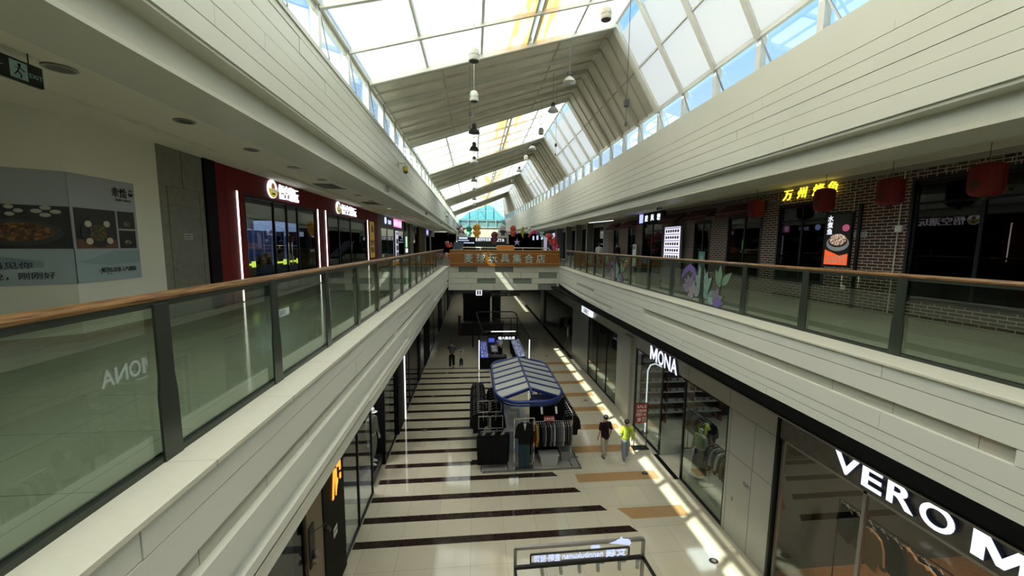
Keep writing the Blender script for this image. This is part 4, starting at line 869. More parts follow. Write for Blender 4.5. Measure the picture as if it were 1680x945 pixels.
# ================================================================== PEOPLE AND MANNEQUINS
def skin_mesh(V, Eg, R, sub=1):
    me = bpy.data.meshes.new('s'); me.from_pydata(V, Eg, []); o = bpy.data.objects.new('s', me); C.objects.link(o)
    sk = o.modifiers.new('k', 'SKIN'); sk.branch_smoothing = .4
    for i, r in enumerate(R): me.skin_vertices[0].data[i].radius = (r, r) if isinstance(r, (int, float)) else r
    me.skin_vertices[0].data[0].use_root = True
    sb = o.modifiers.new('s', 'SUBSURF'); sb.levels = sub; sb.render_levels = sub
    bpy.context.view_layer.update(); r = bpy.data.meshes.new_from_object(o.evaluated_get(bpy.context.evaluated_depsgraph_get())); bpy.data.objects.remove(o)
    for p in r.polygons: p.use_smooth = True
    return r
SKIN = mat('skin', (.48, .30, .21), .55); HAIR = mat('black_hair', (.012, .010, .009), .5)
def human(name, label, cat, loc, rz, h, top, trou, hair='short', stride=.12, hands=None, shirt_len=.0, group=None, shoes=CHAR, skin=SKIN, cap=None, sleeve=.5, skirt=False, faceless=False, lean=0):
    k = h / 1.7; t = thing(name, label, cat, (0, 0, 0), group); lk = lambda P: [tuple(c * k for c in p) for p in P]
    hands = hands or [(-.27, .05, .80), (.27, .05, .80)]
    s = stride
    V = [(0, 0, .93), (0, .01, 1.08), (0, .01, 1.24), (0, 0, 1.39), (0, .005, 1.47), (0, .02, 1.53), (0, .01, 1.60), (0, 0, 1.655)]
    R = [.115, .105, .12, .085, .05, .062, .085, .055]; Eg = [(0, 1), (1, 2), (2, 3), (3, 4), (4, 5), (5, 6), (6, 7)]
    def add(p, r, a): V.append(p); R.append(r); Eg.append((a, len(V) - 1)); return len(V) - 1
    add((0, .105, 1.555), .014, 5); add((.088, .0, 1.575), .014, 6); add((-.088, .0, 1.575), .014, 6)
    joints = []
    for i, sx in enumerate((-1, 1)):
        hp = add((sx * .09, 0, .88), .088, 0); st = s * sx; kn = add((sx * .095, st * .55 + .03, .50), .056, hp); an = add((sx * .10, st * 1.1 - .02, .09), .038, kn); add((sx * .105, st * 1.1 + .10, .035), .033, an)
        sh = add((sx * .175, 0, 1.37), .058, 3); H = Vector(hands[i]); S = Vector((sx * .175, 0, 1.37)); mid = (S + H) / 2; L = (H - S).length; bend_ = math.sqrt(max(0, .285 ** 2 - (L / 2) ** 2)) if L < .57 else 0
        out = Vector((sx * .22, -.95, -.2)).normalized(); el = mid + out * max(bend_, .02); e = add(tuple(el), .038, sh); wr = add(tuple(H), .025, e)
        d = (H - el).normalized(); sd = Vector((0, 1, 0)); sd = (sd - d * sd.dot(d)).normalized(); pl = add(tuple(H + d * .06), .026, wr)
        for q, (f, ln) in enumerate(((-.030, .058), (-.010, .070), (.010, .066), (.029, .052))):
            b = H + d * .085 + sd * f; a1 = add(tuple(b), .0095, pl); a2 = add(tuple(b + d * ln * .55), .0085, a1); add(tuple(b + d * ln + Vector((-sx, 0, 0)) * .012), .0075, a2)
        th = add(tuple(H + d * .03 + sd * .035), .011, wr); add(tuple(H + d * .07 + sd * .055), .009, th)
        joints.append((S, el, H, (sx * .09, 0, .90), (sx * .095, st * .55 + .03, .50), (sx * .10, st * 1.1 - .02, .10), (sx * .105, st * 1.1 + .10, .035)))
    me = skin_mesh(lk(V), Eg, [r * k for r in R], 1); o = obj('body', me, skin, t)
    # top garment
    V = [(0, 0, .95 - shirt_len), (0, .01, 1.10), (0, .01, 1.25), (0, 0, 1.38), (0, 0, 1.44)]; R = [(.20, .155), (.175, .14), (.185, .145), (.14, .105), .06]; Eg = [(0, 1), (1, 2), (2, 3), (3, 4)]
    for S, el, H, *_ in joints:
        a = add(tuple(S), .080, 3); b = add(tuple(S.lerp(el, min(1, sleeve * 2))), .066, a)
        if sleeve > .5: add(tuple(el.lerp(H, (sleeve - .5) * 2 * .95)), .038, b)
    me = skin_mesh(lk(V), Eg, [tuple(q * k for q in r) if isinstance(r, tuple) else r * k for r in R]); obj('top', me, top, t)
    # trousers
    V = [(0, 0, .96), (0, 0, .90)]; R = [(.135, .115), (.13, .115)]; Eg = [(0, 1)]
    for *_, hp, kn, an, ft in joints:
        a = add(hp, .112, 1); b = add(kn, .088, a); add((an[0], an[1], an[2] + .03), .074, b)
    me = skin_mesh(lk(V), Eg, [tuple(q * k for q in r) if isinstance(r, tuple) else r * k for r in R]); obj('trousers', me, trou, t)
    for *_, an, ft in joints:
        m = M(); m.ball(tuple(c * k for c in ((an[0] + ft[0]) / 2, (an[1] + ft[1]) / 2, .04)), .048 * k, .125 * k, .042 * k); obj('shoe', m, shoes, t, True)
    if hair:
        m = M(); m.ball((0, -.018 * k, 1.605 * k), .098 * k, .105 * k, .092 * k, 14, 10)
        if hair == 'long': m.ball((0, -.06 * k, 1.50 * k), .085 * k, .06 * k, .12 * k)
        if hair == 'bun': m.ball((0, -.10 * k, 1.64 * k), .045 * k)
        obj('hair', m, HAIR, t, True)
    if not faceless:
        m = M(); [m.ball((x * k, .088 * k, 1.585 * k), .010 * k, .006 * k, .008 * k, 8, 5) for x in (-.03, .03)]; obj('eyes', m, INK, o, True)
        m = M(); m.ball((0, .088 * k, 1.515 * k), .022 * k, .006 * k, .006 * k, 8, 5); obj('mouth', m, mat('lips', (.35, .12, .10), .5), t, True)
    if cap:
        m = M(); m.lathe([(.108, 1.60), (.110, 1.64), (.095, 1.69), (.05, 1.72), (.01, 1.725)], (0, 0, 0), 16); m.prism([(-.085, .07), (-.08, .15), (-.04, .19), (.04, .19), (.08, .15), (.085, .07)], lambda u, v, s_: (u, v, s_), 1.60, 1.612)
        for v in m.b.verts: v.co *= k
        obj('cap', m, cap, t, True)
    t.location = loc; t.rotation_euler = (0, 0, rz); return t
c_ = lambda n, col, r=.9: mat(n, col, r, noise=.15, nscale=12, spec=.1)
DKTOP = c_('plum_black_cloth', (.02, .012, .016)); BEIGE = c_('pale_trousers', (.42, .40, .33)); LIME = c_('lime_hoodie', (.42, .52, .06)); JEAN = c_('pale_jeans', (.22, .28, .34)); BLKC = c_('black_cloth', (.012, .012, .014)); GRYC = c_('grey_cloth', (.10, .10, .10)); CREAMC = c_('cream_cloth', (.42, .40, .34)); WHC = c_('white_cloth', (.6, .6, .58))
p = human('person', 'person in long black top and pale trousers walking away before the sale board', 'person', (4.63, 12.72, 0), .15, 1.57, DKTOP, BEIGE, 'bun', .13, [(-.27, .02, .82), (.24, .06, .84)], .27)
m = M(); m.ball((-.33 * .92, .05, .70), .07, .10, .13); obj('handbag', m, BLKC, p, True)
p = human('person', 'person in yellow green hoodie and pale jeans beside the sale board', 'person', (5.25, 12.35, 0), -.1, 1.55, LIME, JEAN, 'short', .17, [(-.17, .22, 1.05), (.26, .06, .88)], .14, sleeve=.98, shoes=WHITE)
m = M(); m.ball((0, -.09, 1.30), .10, .06, .075); obj('hood', m, LIME, p, True)
human('person', 'adult in grey shirt and black trousers holding a small child by the hand', 'person', (-1.36, 23.1, 0), PI, 1.70, c_('dark_grey_shirt', (.075, .08, .085)), BLKC, 'short', .10, [(-.36, .05, .92), (.16, .2, 1.12)], .06)
human('person', 'small child in cream T-shirt and dark shorts holding the adult hand', 'person', (-.80, 23.3, 0), PI, 1.02, CREAMC, BLKC, 'short', .06, [(-.27, .06, .88), (.36, .05, 1.28)], .05)
human('person', 'shop assistant in white blouse and black pinafore standing between the lit counters', 'person', (1.72, 24.9, 0), 1.9, 1.58, WHC, BLKC, 'long', .02, [(-.16, .26, 1.0), (.16, .26, 1.0)], .05, sleeve=.8)
MQ = mat('mannequin_white', (.62, .62, .60), .3); MQD = mat('mannequin_dark', (.05, .05, .05), .3); SAGE = c_('sage_cloth', (.22, .225, .19))
human('mannequin', 'mannequin in grey green hooded tracksuit and white cap in the left shop opening', 'mannequin', (-3.28, 12.2, .42), -1.9, 1.86, SAGE, SAGE, None, .04, None, .04, sleeve=.98, skin=MQ, cap=WHITE, shoes=WHITE, faceless=True)
human('mannequin', 'mannequin in black jacket and white cap, just behind the hooded one', 'mannequin', (-3.3, 13.35, .42), -1.6, 1.86, BLKC, BLKC, None, .04, None, .04, sleeve=.98, skin=MQ, cap=WHITE, shoes=WHITE, faceless=True)
t = thing('display_plinth', 'long dark plinth under the two capped mannequins', 'plinth', (-3.6, 12.8, 0)); m = M(); m.box(-4.3, -3.10, 11.6, 12.78, .08, .42); m.box(-4.3, -3.10, 12.95, 14.2, .08, .42); obj('top', m, BLKM, t, bevel=.01); m = M(); m.box(-4.2, -3.2, 11.7, 12.7, 0, .08); m.box(-4.2, -3.2, 13.0, 14.1, 0, .08); obj('base', m, CHAR, t)
t = thing('sneaker_pair', 'pale sneakers on the floor in the left shop window', 'shoes', (-3.4, 9.3, 0)); 
for d_ in (-.09, .09): m = M(); m.ball((-3.35, 9.35 + d_, .07), .15, .055, .06); m.ball((-3.45, 9.35 + d_, .12), .06, .05, .06); obj('shoe', m, WHITE, t, True)
human('mannequin', 'mannequin in pale green top behind the glass right of the right shop doorway', 'mannequin', (7.25, 11.2, .05), 1.9, 1.72, c_('pale_green_top', (.34, .38, .24)), BLKC, None, .02, None, .0, sleeve=.9, skin=MQ, faceless=True)
m = M(); m.lathe([(.24, .14), (.21, .5), (.16, .95), (.14, 1.02)], (7.25, 11.2, 0), 14); tag(obj('black_skirt', m, BLKC, None, True), 'long black skirt worn by the mannequin right of the shop door', 'skirt')
human('mannequin', 'black clad mannequin in the window of the farther right shop', 'mannequin', (7.2, 18.2, .05), 1.6, 1.75, BLKC, GRYC, None, .03, None, .02, sleeve=.9, skin=MQD, faceless=True)
human('mannequin', 'mannequin in white jacket, nearer one in the farther right window', 'mannequin', (7.25, 17.4, .05), 1.6, 1.75, WHC, JEAN, None, .03, None, .02, sleeve=.9, skin=MQD, faceless=True)
human('mannequin', 'white topped mannequin behind the far right upper shopfront', 'mannequin', (10.2, 29.5, FZ), 1.6, 1.7, WHC, BLKC, None, .02, None, .0, sleeve=.8, skin=MQ, faceless=True)
human('person', 'person in white shirt behind the far right upper railing', 'person', (8.7, 26.5, FZ), 2.6, 1.68, WHC, BLKC, 'short', .04)
human('person', 'person in dark jacket in the far right upper doorway', 'person', (9.2, 24.4, FZ), 2.0, 1.72, BLKC, GRYC, 'short', .04, sleeve=.95)

# ================================================================== GARMENTS
def shirt_poly(L=.68, w=.22, sl=.50):
    return [(.06, 0), (.10, -.01), (w - .02, -.05), (w + .05, -.2), (w + .09, -sl), (w + .01, -sl - .02), (w - .035, -.22), (w - .03, -L), (-w + .03, -L), (-w + .035, -.22), (-w - .01, -sl - .02), (-w - .09, -sl), (-w - .05, -.2), (-w + .02, -.05), (-.10, -.01), (-.06, 0), (0, -.035)]
def trouser_poly(L=1.0): return [(.19, 0), (.20, -.3), (.17, -L), (.04, -L), (.01, -.35), (-.01, -.35), (-.04, -L), (-.17, -L), (-.20, -.3), (-.19, 0)]
def garment(name, label, kind, col, L=.68, th=.055, sl=.5):
    """hangs at the origin from a hook; width runs along local X"""
    P = shirt_poly(L, sl=sl) if kind == 'shirt' else trouser_poly(L); t = thing(name, label, 'clothing', (0, 0, 0))
    m = M(); n = len(P); mid = [(x * 1.04, z * 1.0) for x, z in P]; lay = []
    for f, q in ((-.5, P), (-.28, mid), (.28, mid), (.5, P)): lay.append([m.b.verts.new((x * (.92 if abs(f) == .5 else 1), f * th * (1 + .4 * (z / -L)), z - .06)) for x, z in q])
    for A, B in zip(lay, lay[1:]):
        for k in range(n): m._f([A[k], A[(k + 1) % n], B[(k + 1) % n], B[k]])
    f1, f2 = m._f(lay[0][::-1]), m._f(lay[-1]); bmesh.ops.triangulate(m.b, faces=[f1, f2])
    obj('cloth', m, col, t)
    m = M(); m.tube([(-.18, 0, -.10), (0, 0, -.045), (.18, 0, -.10)], .006, 5); m.tube([(0, 0, -.045), (0, 0, -.01), (.022, 0, .012), (0, 0, .03), (-.018, 0, .015)], .003, 4); obj('hanger', m, WHITE, t); return t
cols = {n: c_('cloth_' + n, c) for n, c in dict(black=(.010, .010, .011), char=(.03, .03, .033), red=(.16, .012, .010), yellow=(.42, .24, .03), grey=(.13, .13, .13), pale=(.33, .33, .32), blue=(.06, .08, .10), slate=(.045, .055, .065), brown=(.09, .06, .045), white=(.55, .55, .52), orange=(.36, .15, .06), denim=(.035, .06, .075), green=(.06, .08, .06)).items()}
JK = garment('hanging_jacket', 'black jacket', 'shirt', cols['black'], .72); JK.location = (3.38, 12.6, 1.62)
TR = garment('hanging_trousers', 'black trousers', 'trouser', cols['black'], 1.02)
first = {}
def hang(src, loc, rz, label, group, col=None, name=None, scale=None):
    if src.name not in first: first[src.name] = 1; r = src; r.location = loc; r.rotation_euler = (0, 0, rz); r['label'] = label; r.scale = (scale or 1,) * 3
    else: r = dup(src, loc, rz, label, scale)
    if name: r.name = name
    r['group'] = group
    if col: recolor(r, 'cloth', cols[col])
    return r
def rack(name, label, x0, x1, y0, y1, z, group=None, col=STEEL, feet=True):
    """rail from (x0,y0) to (x1,y1) at height z on two end frames"""
    t = thing(name, label, 'clothes rack', (x0, y0, 0), group); d = Vector((x1 - x0, y1 - y0, 0)).normalized(); n = Vector((-d.y, d.x, 0)) * .24
    m = M(); m.tube([(x0, y0, z), (x1, y1, z)], .014, 8); obj('rail', m, col, t)
    for p in ((x0, y0), (x1, y1)): m = M(); m.tube([(*p, z), (*p, .02)], .014, 8); obj('upright', m, col, t)
    for p in ((x0, y0), (x1, y1)): m = M(); m.bar((p[0] - n.x, p[1] - n.y, .02), (p[0] + n.x, p[1] + n.y, .02), .03, .03); obj('foot', m, col, t)
    return t
# ================================================================== CLOTHING KIOSK IN THE MIDDLE
BLUE = mat('blue_metal', (.010, .03, .17), .35, .3)
t = thing('kiosk_canopy', 'blue framed canopy with grey glass and chevron ribs over the clothing kiosk', 'canopy', (1.8, 13.8, 0))
cx, cy, hw, hl, rr = 1.80, 13.75, 1.12, 2.25, .75
def outline(off=0, z=2.62, n=10):
    P = []
    for (sx, sy, a0) in ((1, 1, 0), (-1, 1, PI / 2), (-1, -1, PI), (1, -1, 1.5 * PI)):
        for i in range(n + 1): a = a0 + PI / 2 * i / n; P.append((cx + sx * (hw - rr) + (rr + off) * math.cos(a), cy + sy * (hl - 1.0) + (1.0 + off) * math.sin(a) * 1.0, z))
    return P
m = M(); m.tube(outline(), .06, 8, True); m.tube(outline(-.02, 2.50), .03, 8, True); obj('ring_frame', m, BLUE, t, True)
m = M(); m.bar((cx, cy - hl + .15, 2.86), (cx, cy + hl - .15, 2.88), .06, .09); obj('ridge_beam', m, BLUE, t)
def halfw(y):
    e = abs(y - cy) - (hl - 1.0); return hw if e <= 0 else (hw - rr) + rr * math.sqrt(max(0, 1 - e * e))
ribs = [cy - hl + .42 + i * .585 for i in range(7)]
for y in ribs:
    for s in (-1, 1): m = M(); m.bar((cx, y + .12, 2.86), (cx + s * halfw(y - .12), y - .12, 2.64), .075, .09); obj('rib', m, BLUE, t)
for a, b in zip(ribs, ribs[1:]):
    for s in (-1, 1): m = M(); m.quad((cx, a + .12, 2.875), (cx, b + .12, 2.875), (cx + s * halfw(b - .12), b - .12, 2.655), (cx + s * halfw(a - .12), a - .12, 2.655)); obj('glass_panel', m, mat('grey_canopy_glass', (.42, .45, .43), .2), t)
for x, y in ((1.0, 13.1), (2.65, 13.15), (1.0, 15.3), (2.65, 15.3)): m = M(); m.tube([(x, y, 0.037), (x, y, 2.6)], .04, 8); obj('leg', m, BLUE, t)
for i, x in enumerate((2.15, 2.62)):
    o = thing('spotlight', 'white track spotlight under the front of the blue canopy, ' + ['left one', 'right one'][i], 'spotlight', (x, 11.75, 2.4), 'spotlights under the blue canopy'); m = M(); m.tube([(x, 11.8, 2.32), (x, 11.68, 2.14)], .035, 10); obj('barrel', m, WHITE, o, True); m = M(); m.bar((x, 11.85, 2.50), (x, 11.82, 2.32), .02); obj('arm', m, BLUE, o)
t = thing('kiosk_platform', 'thin steel edged platform on the floor under the clothing kiosk', 'platform', (1.7, 12.1, 0)); m = M(); m.box(.3, 3.55, 12.05, 16.3, 0.002, .035); obj('deck', m, mat('deck_tile', (.33, .32, .28), .15), t); m = M(); m.box(.26, 3.6, 12.02, 12.06, 0.002, .05); m.box(3.56, 3.6, 12.02, 16.3, 0.002, .05); obj('edge', m, STEEL, t)
rack('clothes_rack', 'chrome rack of mixed garments facing us at the front right of the kiosk', 1.95, 3.3, 12.38, 12.38, 1.56, col=CHROME)
seq = ['red', 'yellow', 'brown', 'black', 'char', 'grey', 'black', 'grey', 'char', 'pale', 'slate', 'blue', 'grey', 'pale', 'char', 'brown', 'blue']
for i, cn in enumerate(seq): hang(JK, (2.0 + i * .078, 12.38, 1.54), PI / 2 + random.uniform(-.12, .12), '%s garment hanging side on, %s from the left on the front right rack' % ({'char': 'charcoal', 'pale': 'pale grey', 'slate': 'slate grey', 'blue': 'blue grey'}.get(cn, cn), 'number %d' % (i + 1)), 'garments on the front right rack', cn)
rack('clothes_rack', 'chrome side rack of dark jackets along the right edge of the kiosk', 3.42, 3.42, 12.7, 15.7, 1.66, col=CHROME)
for i in range(15): cn = random.choice(['black', 'char', 'black', 'brown', 'slate']); hang(JK, (3.42, 12.75 + i * .19, 1.64), random.uniform(-.1, .1) - .1, '%s jacket on the right side rack, number %d from the front' % ({'char': 'charcoal', 'slate': 'slate grey'}.get(cn, cn), i + 1), 'jackets on the right side rack', cn)
rack('clothes_rack', 'long rack of black jackets along the left edge of the kiosk', .15, .15, 12.8, 16.1, 1.78, col=BLKM)
for i in range(16): hang(JK, (.15, 12.9 + i * .2, 1.76), random.uniform(-.1, .1) + .1, 'black jacket on the left side rack, number %d from the front' % (i + 1), 'jackets on the left side rack', random.choice(['black', 'char']))
rack('clothes_rack', 'second rack of black jackets just inside the left edge of the kiosk', .80, .80, 12.9, 15.8, 1.66, col=BLKM)
for i in range(11): hang(JK, (.80, 13.0 + i * .26, 1.64), random.uniform(-.1, .1), 'black jacket on the inner left rack, number %d from the front' % (i + 1), 'jackets on the inner left rack', 'black')
rack('clothes_rack', 'front left rack of black trousers facing us', .22, 1.12, 12.34, 12.34, 1.30)
for i in range(9): 
    hang(TR, (.28 + (i % 3) * .32 + .03 * (i // 3), 12.22 + .07 * (i // 3), 1.28), random.uniform(-.15, .15), 'black trousers on the front left rack, %s column, %s row' % (['left', 'middle', 'right'][i % 3], ['front', 'middle', 'back'][i // 3]), 'black trousers on the front left rack', 'black')
for j, (x0, x1, z0, z1, y, lb) in enumerate(((.12, .50, 1.78, 2.18, 12.75, 'upper left'), (.55, .92, 1.78, 2.18, 12.75, 'upper right'), (.14, .50, 1.36, 1.78, 12.42, 'lower left'), (.54, .95, 1.36, 1.78, 12.42, 'lower right'))):
    o = thing('display_stand', 'empty grey rectangular display frame above the black trousers, ' + lb, 'display stand', (x0, y, z0), 'display frames of the left rack'); m = M()
    for p, q in (((x0, z0), (x1, z0)), ((x1, z0), (x1, z1)), ((x1, z1), (x0, z1)), ((x0, z1), (x0, z0))): m.bar((p[0], y, p[1]), (q[0], y + .0, q[1]), .025)
    obj('frame', m, STEEL, o); m = M(); m.bar(((x0 + x1) / 2, y, z0), ((x0 + x1) / 2, y, z0 - .3), .02); obj('stem', m, STEEL, o)
t = thing('outfit_frame', 'tall chrome frame holding the blazer and jeans outfit', 'clothes rack', (1.4, 12.1, 0)); m = M(); [m.bar(p, q, .025) for p, q in (((1.32, 12.15, .05), (1.32, 12.15, 1.80)), ((1.32, 12.15, 1.80), (1.98, 12.15, 1.80)), ((1.98, 12.15, 1.80), (1.98, 12.15, .05)))]; obj('frame', m, CHROME, t); m = M(); m.box(1.3, 2.0, 12.08, 12.28, .036, .06); obj('foot', m, STEEL, t)
b_ = hang(JK, (1.66, 12.12, 1.74), 0, 'black blazer over a white shirt on the tall chrome frame', 'outfit on the chrome frame', 'black', 'hanging_blazer'); b_.scale = (1.05, 1.3, 1.05)
m = M(); m.prism([(-.05, 0), (.05, 0), (0, -.26)], lambda u, v, s: (1.66 + u, 12.07 - s, 1.66 + v), 0, .01); tag(obj('white_shirt', m, cols['white']), 'white shirt front showing in the blazer', 'clothing')
hang(TR, (1.66, 12.15, 1.02), 0, 'dark blue jeans hanging below the black blazer', 'outfit on the chrome frame', 'denim', 'hanging_jeans', .94)
t = thing('price_sign', 'red price sign reading 299 on the right rack', 'sign', (2.5, 12.3, 1.58)); m = M(); m.box(2.34, 2.68, 12.28, 12.30, 1.60, 1.78); obj('card', m, mat('red_card', (.45, .02, .02), .5), t); text('299元', .15, (2.51, 12.278, 1.68), RF, UP, WHITE, t, .004, .015); m = M(); m.bar((2.51, 12.3, 1.56), (2.51, 12.3, 1.62), .012); obj('clip', m, CHROME, t)
t = thing('storage_bin', 'grey white plastic bin under the front right rack', 'bin', (2.5, 12.5, .04)); m = M(); m.prism([(2.22, .40), (2.85, .40), (2.80, .04), (2.27, .04)], lambda u, v, s: (u, s, v), 12.2, 12.55); obj('tub', m, mat('bin_plastic', (.42, .43, .42), .4), t, bevel=.01); m = M(); m.box(2.19, 2.88, 12.17, 12.58, .40, .43); obj('rim', m, mat('bin_plastic', (.42, .43, .42)), t, bevel=.008)
t = thing('storage_bin', 'clear grey plastic bin at the right end of the front rack', 'bin', (3.1, 12.7, .04)); m = M(); m.prism([(2.98, .36), (3.35, .36), (3.3, .04), (3.02, .04)], lambda u, v, s: (u, s, v), 12.5, 12.9); obj('tub', m, mat('bin_grey', (.25, .26, .26), .3), t, bevel=.01); m = M(); m.box(2.96, 3.37, 12.48, 12.92, .36, .38); obj('rim', m, mat('bin_grey', (.25, .26, .26)), t)
t = thing('back_panel', 'black display panel behind the front right garments', 'display panel', (2.6, 12.9, 0)); m = M(); m.box(1.95, 3.2, 13.0, 13.05, .05, 2.1); obj('panel', m, BLKC, t); m = M(); [m.box(x, x + .05, 12.95, 13.1, .036, .08) for x in (2.0, 3.1)]; obj('foot', m, BLKM, t)
t = thing('sign_tray', 'tilted lilac blue signboard under the canopy front right', 'sign board', (2.3, 12.9, 2.15)); m = M(); m.prism([(12.5, 2.12), (12.85, 2.30), (12.85, 2.33), (12.5, 2.15)], lambda u, v, s: (s, u, v), 1.95, 2.75); obj('board', m, mat('lilac_board', (.12, .14, .40), .4), t); m = M(); [m.bar((x, 12.82, 2.32), (x, 12.9, 2.6), .015) for x in (2.05, 2.65)]; obj('hanger', m, BLKM, t)
t = thing('service_counter', 'pale counter with white boxes in the middle of the clothing kiosk', 'counter', (1.55, 14.4, 0)); m = M(); m.box(1.1, 1.95, 13.2, 15.6, .06, .85); obj('body', m, mat('counter_blue', (.30, .36, .46), .3), t); m = M(); m.box(1.05, 2.0, 13.1, 15.7, .85, .89); obj('top', m, mat('counter_top', (.5, .55, .6), .2), t)
for i, (x, y) in enumerate(((1.3, 15.1), (1.6, 14.6), (1.45, 14.0))):
    o = thing('white_box', 'white cardboard box on the kiosk counter, ' + ['farthest', 'middle', 'nearest'][i], 'box', (x, y, .9), 'boxes on the kiosk counter'); m = M(); m.box(x - .16, x + .16, y - .12, y + .12, .892, 1.05 + .05 * i); obj('carton', m, WHITE, o, bevel=.004); m = M(); m.box(x - .165, x + .165, y - .125, y + .125, 1.04 + .05 * i, 1.07 + .05 * i); obj('lid', m, WHITE, o)

# ================================================================== JEWELLERY STALL
t = thing('market_stall', 'black arched stall frame with white light tubes over the jewellery counters', 'stall frame', (1.8, 24.5, 0))
def arch(y, x0, x1, h, r=.45):
    P = [(x0, y, 0)] + [(x0 + r - r * math.cos(a), y, h - r + r * math.sin(a)) for a in [PI / 2 * i / 6 for i in range(7)]] + [(x1 - r + r * math.sin(a), y, h - r + r * math.cos(a)) for a in [PI / 2 * i / 6 for i in range(7)]] + [(x1, y, 0)]; return P
m = M(); m.tube(arch(22.6, .28, 3.3, 2.36), .045, 8); obj('front_arch', m, BLKM, t); m = M(); m.tube(arch(27.9, -.1, 3.15, 2.62), .045, 8); obj('rear_arch', m, BLKM, t)
m = M(); [m.bar(p, q, .05) for p, q in (((.5, 22.7, 2.3), (.15, 27.9, 2.55)), ((3.1, 22.7, 2.3), (2.95, 27.9, 2.55)), ((.3, 24.4, 2.42), (3.1, 24.4, 2.42)), ((.25, 26.1, 2.48), (3.05, 26.1, 2.48)), ((2.5, 25.9, 2.48), (2.5, 25.9, 0)))]; obj('roof_bars', m, BLKM, t)
for a, b in (((.28, 22.55, .06), (.28, 22.55, 1.85)), ((3.3, 22.55, .06), (3.3, 22.55, 1.85)), ((1.0, 22.55, 2.37), (2.45, 22.55, 2.37))): m = M(); m.bar(a, b, .035); obj('light_tube', m, NEON, t)
t = thing('hanging_sign', 'black pill shaped sign with white characters under the stall arch', 'sign', (2.0, 22.6, 2.0)); m = M(); m.prism([(1.40 + .14 * math.cos(a), 1.98 + .14 * math.sin(a)) for a in [PI / 2 + PI * k / 8 for k in range(9)]] + [(2.42 + .14 * math.cos(a), 1.98 + .14 * math.sin(a)) for a in [-PI / 2 + PI * k / 8 for k in range(9)]], lambda u, v, s: (u, s, v), 22.5, 22.58); obj('board', m, DARK, t); text('福大集合店', .19, (1.91, 22.49, 1.98), RF, UP, SIGNW, t, .01, .02, width=1.0); m = M(); [m.bar((x, 22.55, 2.1), (x, 22.6, 2.36), .015) for x in (1.5, 2.3)]; obj('hanger', m, BLKM, t)
BLG = mat('blue_lit_case', (.06, .08, .35), .1, emit=.45, ecol=(.10, .13, .65)); WHL = mat('white_lit_case', (.5, .52, .6), .1, emit=.25, ecol=(.6, .65, .85)); JEWEL = splotch('jewellery', [(.1, .12, .4), (.35, .38, .55), (.03, .03, .12), (.2, .2, .25), (.5, .55, .7)], 14, .2, .35)
for nm, x0, x1, y0, y1, mt_, lb in (('a', .36, .86, 21.95 + .8, 26.6, BLG, 'long blue lit glass jewellery counter on the left of the stall'), ('b', 2.55, 3.12, 22.9, 27.2, WHL, 'long white lit glass jewellery counter on the right of the stall')):
    t = thing('display_counter', lb, 'counter', (x0, y0, 0)); m = M(); m.box(x0, x1, y0, y1, .02, .72); obj('cabinet', m, DARK, t); m = M(); m.box(x0 + .03, x1 - .03, y0 + .03, y1 - .03, .72, .76); obj('lit_bed', m, mt_, t)
    m = M(); [m.box(a, a + .1, b, b + .12, .76, .78 + .05 * random.random()) for a in (x0 + .08, x0 + .24, x0 + .38) for b in [y0 + .1 + .2 * i for i in range(int((y1 - y0) / .2) - 1)]]; o = obj('jewellery', m, JEWEL, t); o['kind'] = 'stuff'
    m = M(); m.box(x0, x1, y0, y1, .76, .94); obj('glass_case', m, GLASS, t); m = M(); [m.bar(p, q, .015) for p, q in (((x0, y0, .94), (x1, y0, .94)), ((x0, y1, .94), (x1, y1, .94)), ((x0, y0, .94), (x0, y1, .94)), ((x1, y0, .94), (x1, y1, .94)))]; obj('case_trim', m, STEEL, t)
t = thing('display_counter', 'low front counter with black body and keyboard tray at the stall entrance', 'counter', (.9, 22.8, 0)); m = M(); m.box(.88, 1.95, 22.75, 23.3, .02, .72); obj('cabinet', m, DARK, t); m = M(); m.box(.86, 1.97, 22.73, 23.32, .72, .75); obj('top', m, CHAR, t); m = M(); m.box(1.0, 1.8, 22.85, 23.15, .75, .78); obj('tray', m, STEEL, t)
for i in range(2):
    x = .95 + .55 * i; t = thing('blue_box', 'small blue lit display box at the back of the stall, ' + ['left', 'right'][i], 'box', (x, 26.2, .02), 'blue display boxes of the stall'); m = M(); m.box(x, x + .45, 26.0, 26.4, .02, 1.15); obj('body', m, mat('box_navy', (.02, .03, .12), .4), t); m = M(); m.box(x + .03, x + .42, 25.98, 26.0, .85, 1.12); obj('face', m, BLG, t)
t = thing('work_desk', 'pale work desk with papers between the jewellery counters', 'desk', (1.4, 24.6, 0)); m = M(); m.box(1.1, 1.5, 24, 25.6, .70, .74); obj('top', m, mat('desk_pale', (.4, .38, .36), .4), t); m = M(); [m.bar((a, b, .02), (a, b, .7), .04) for a in (1.13, 1.47) for b in (24.05, 25.55)]; obj('legs', m, BLKM, t); m = M(); m.box(1.2, 1.42, 24.2, 24.5, .74, .76); m.box(1.15, 1.4, 24.9, 25.2, .74, .80); obj('papers', m, WHITE, t)
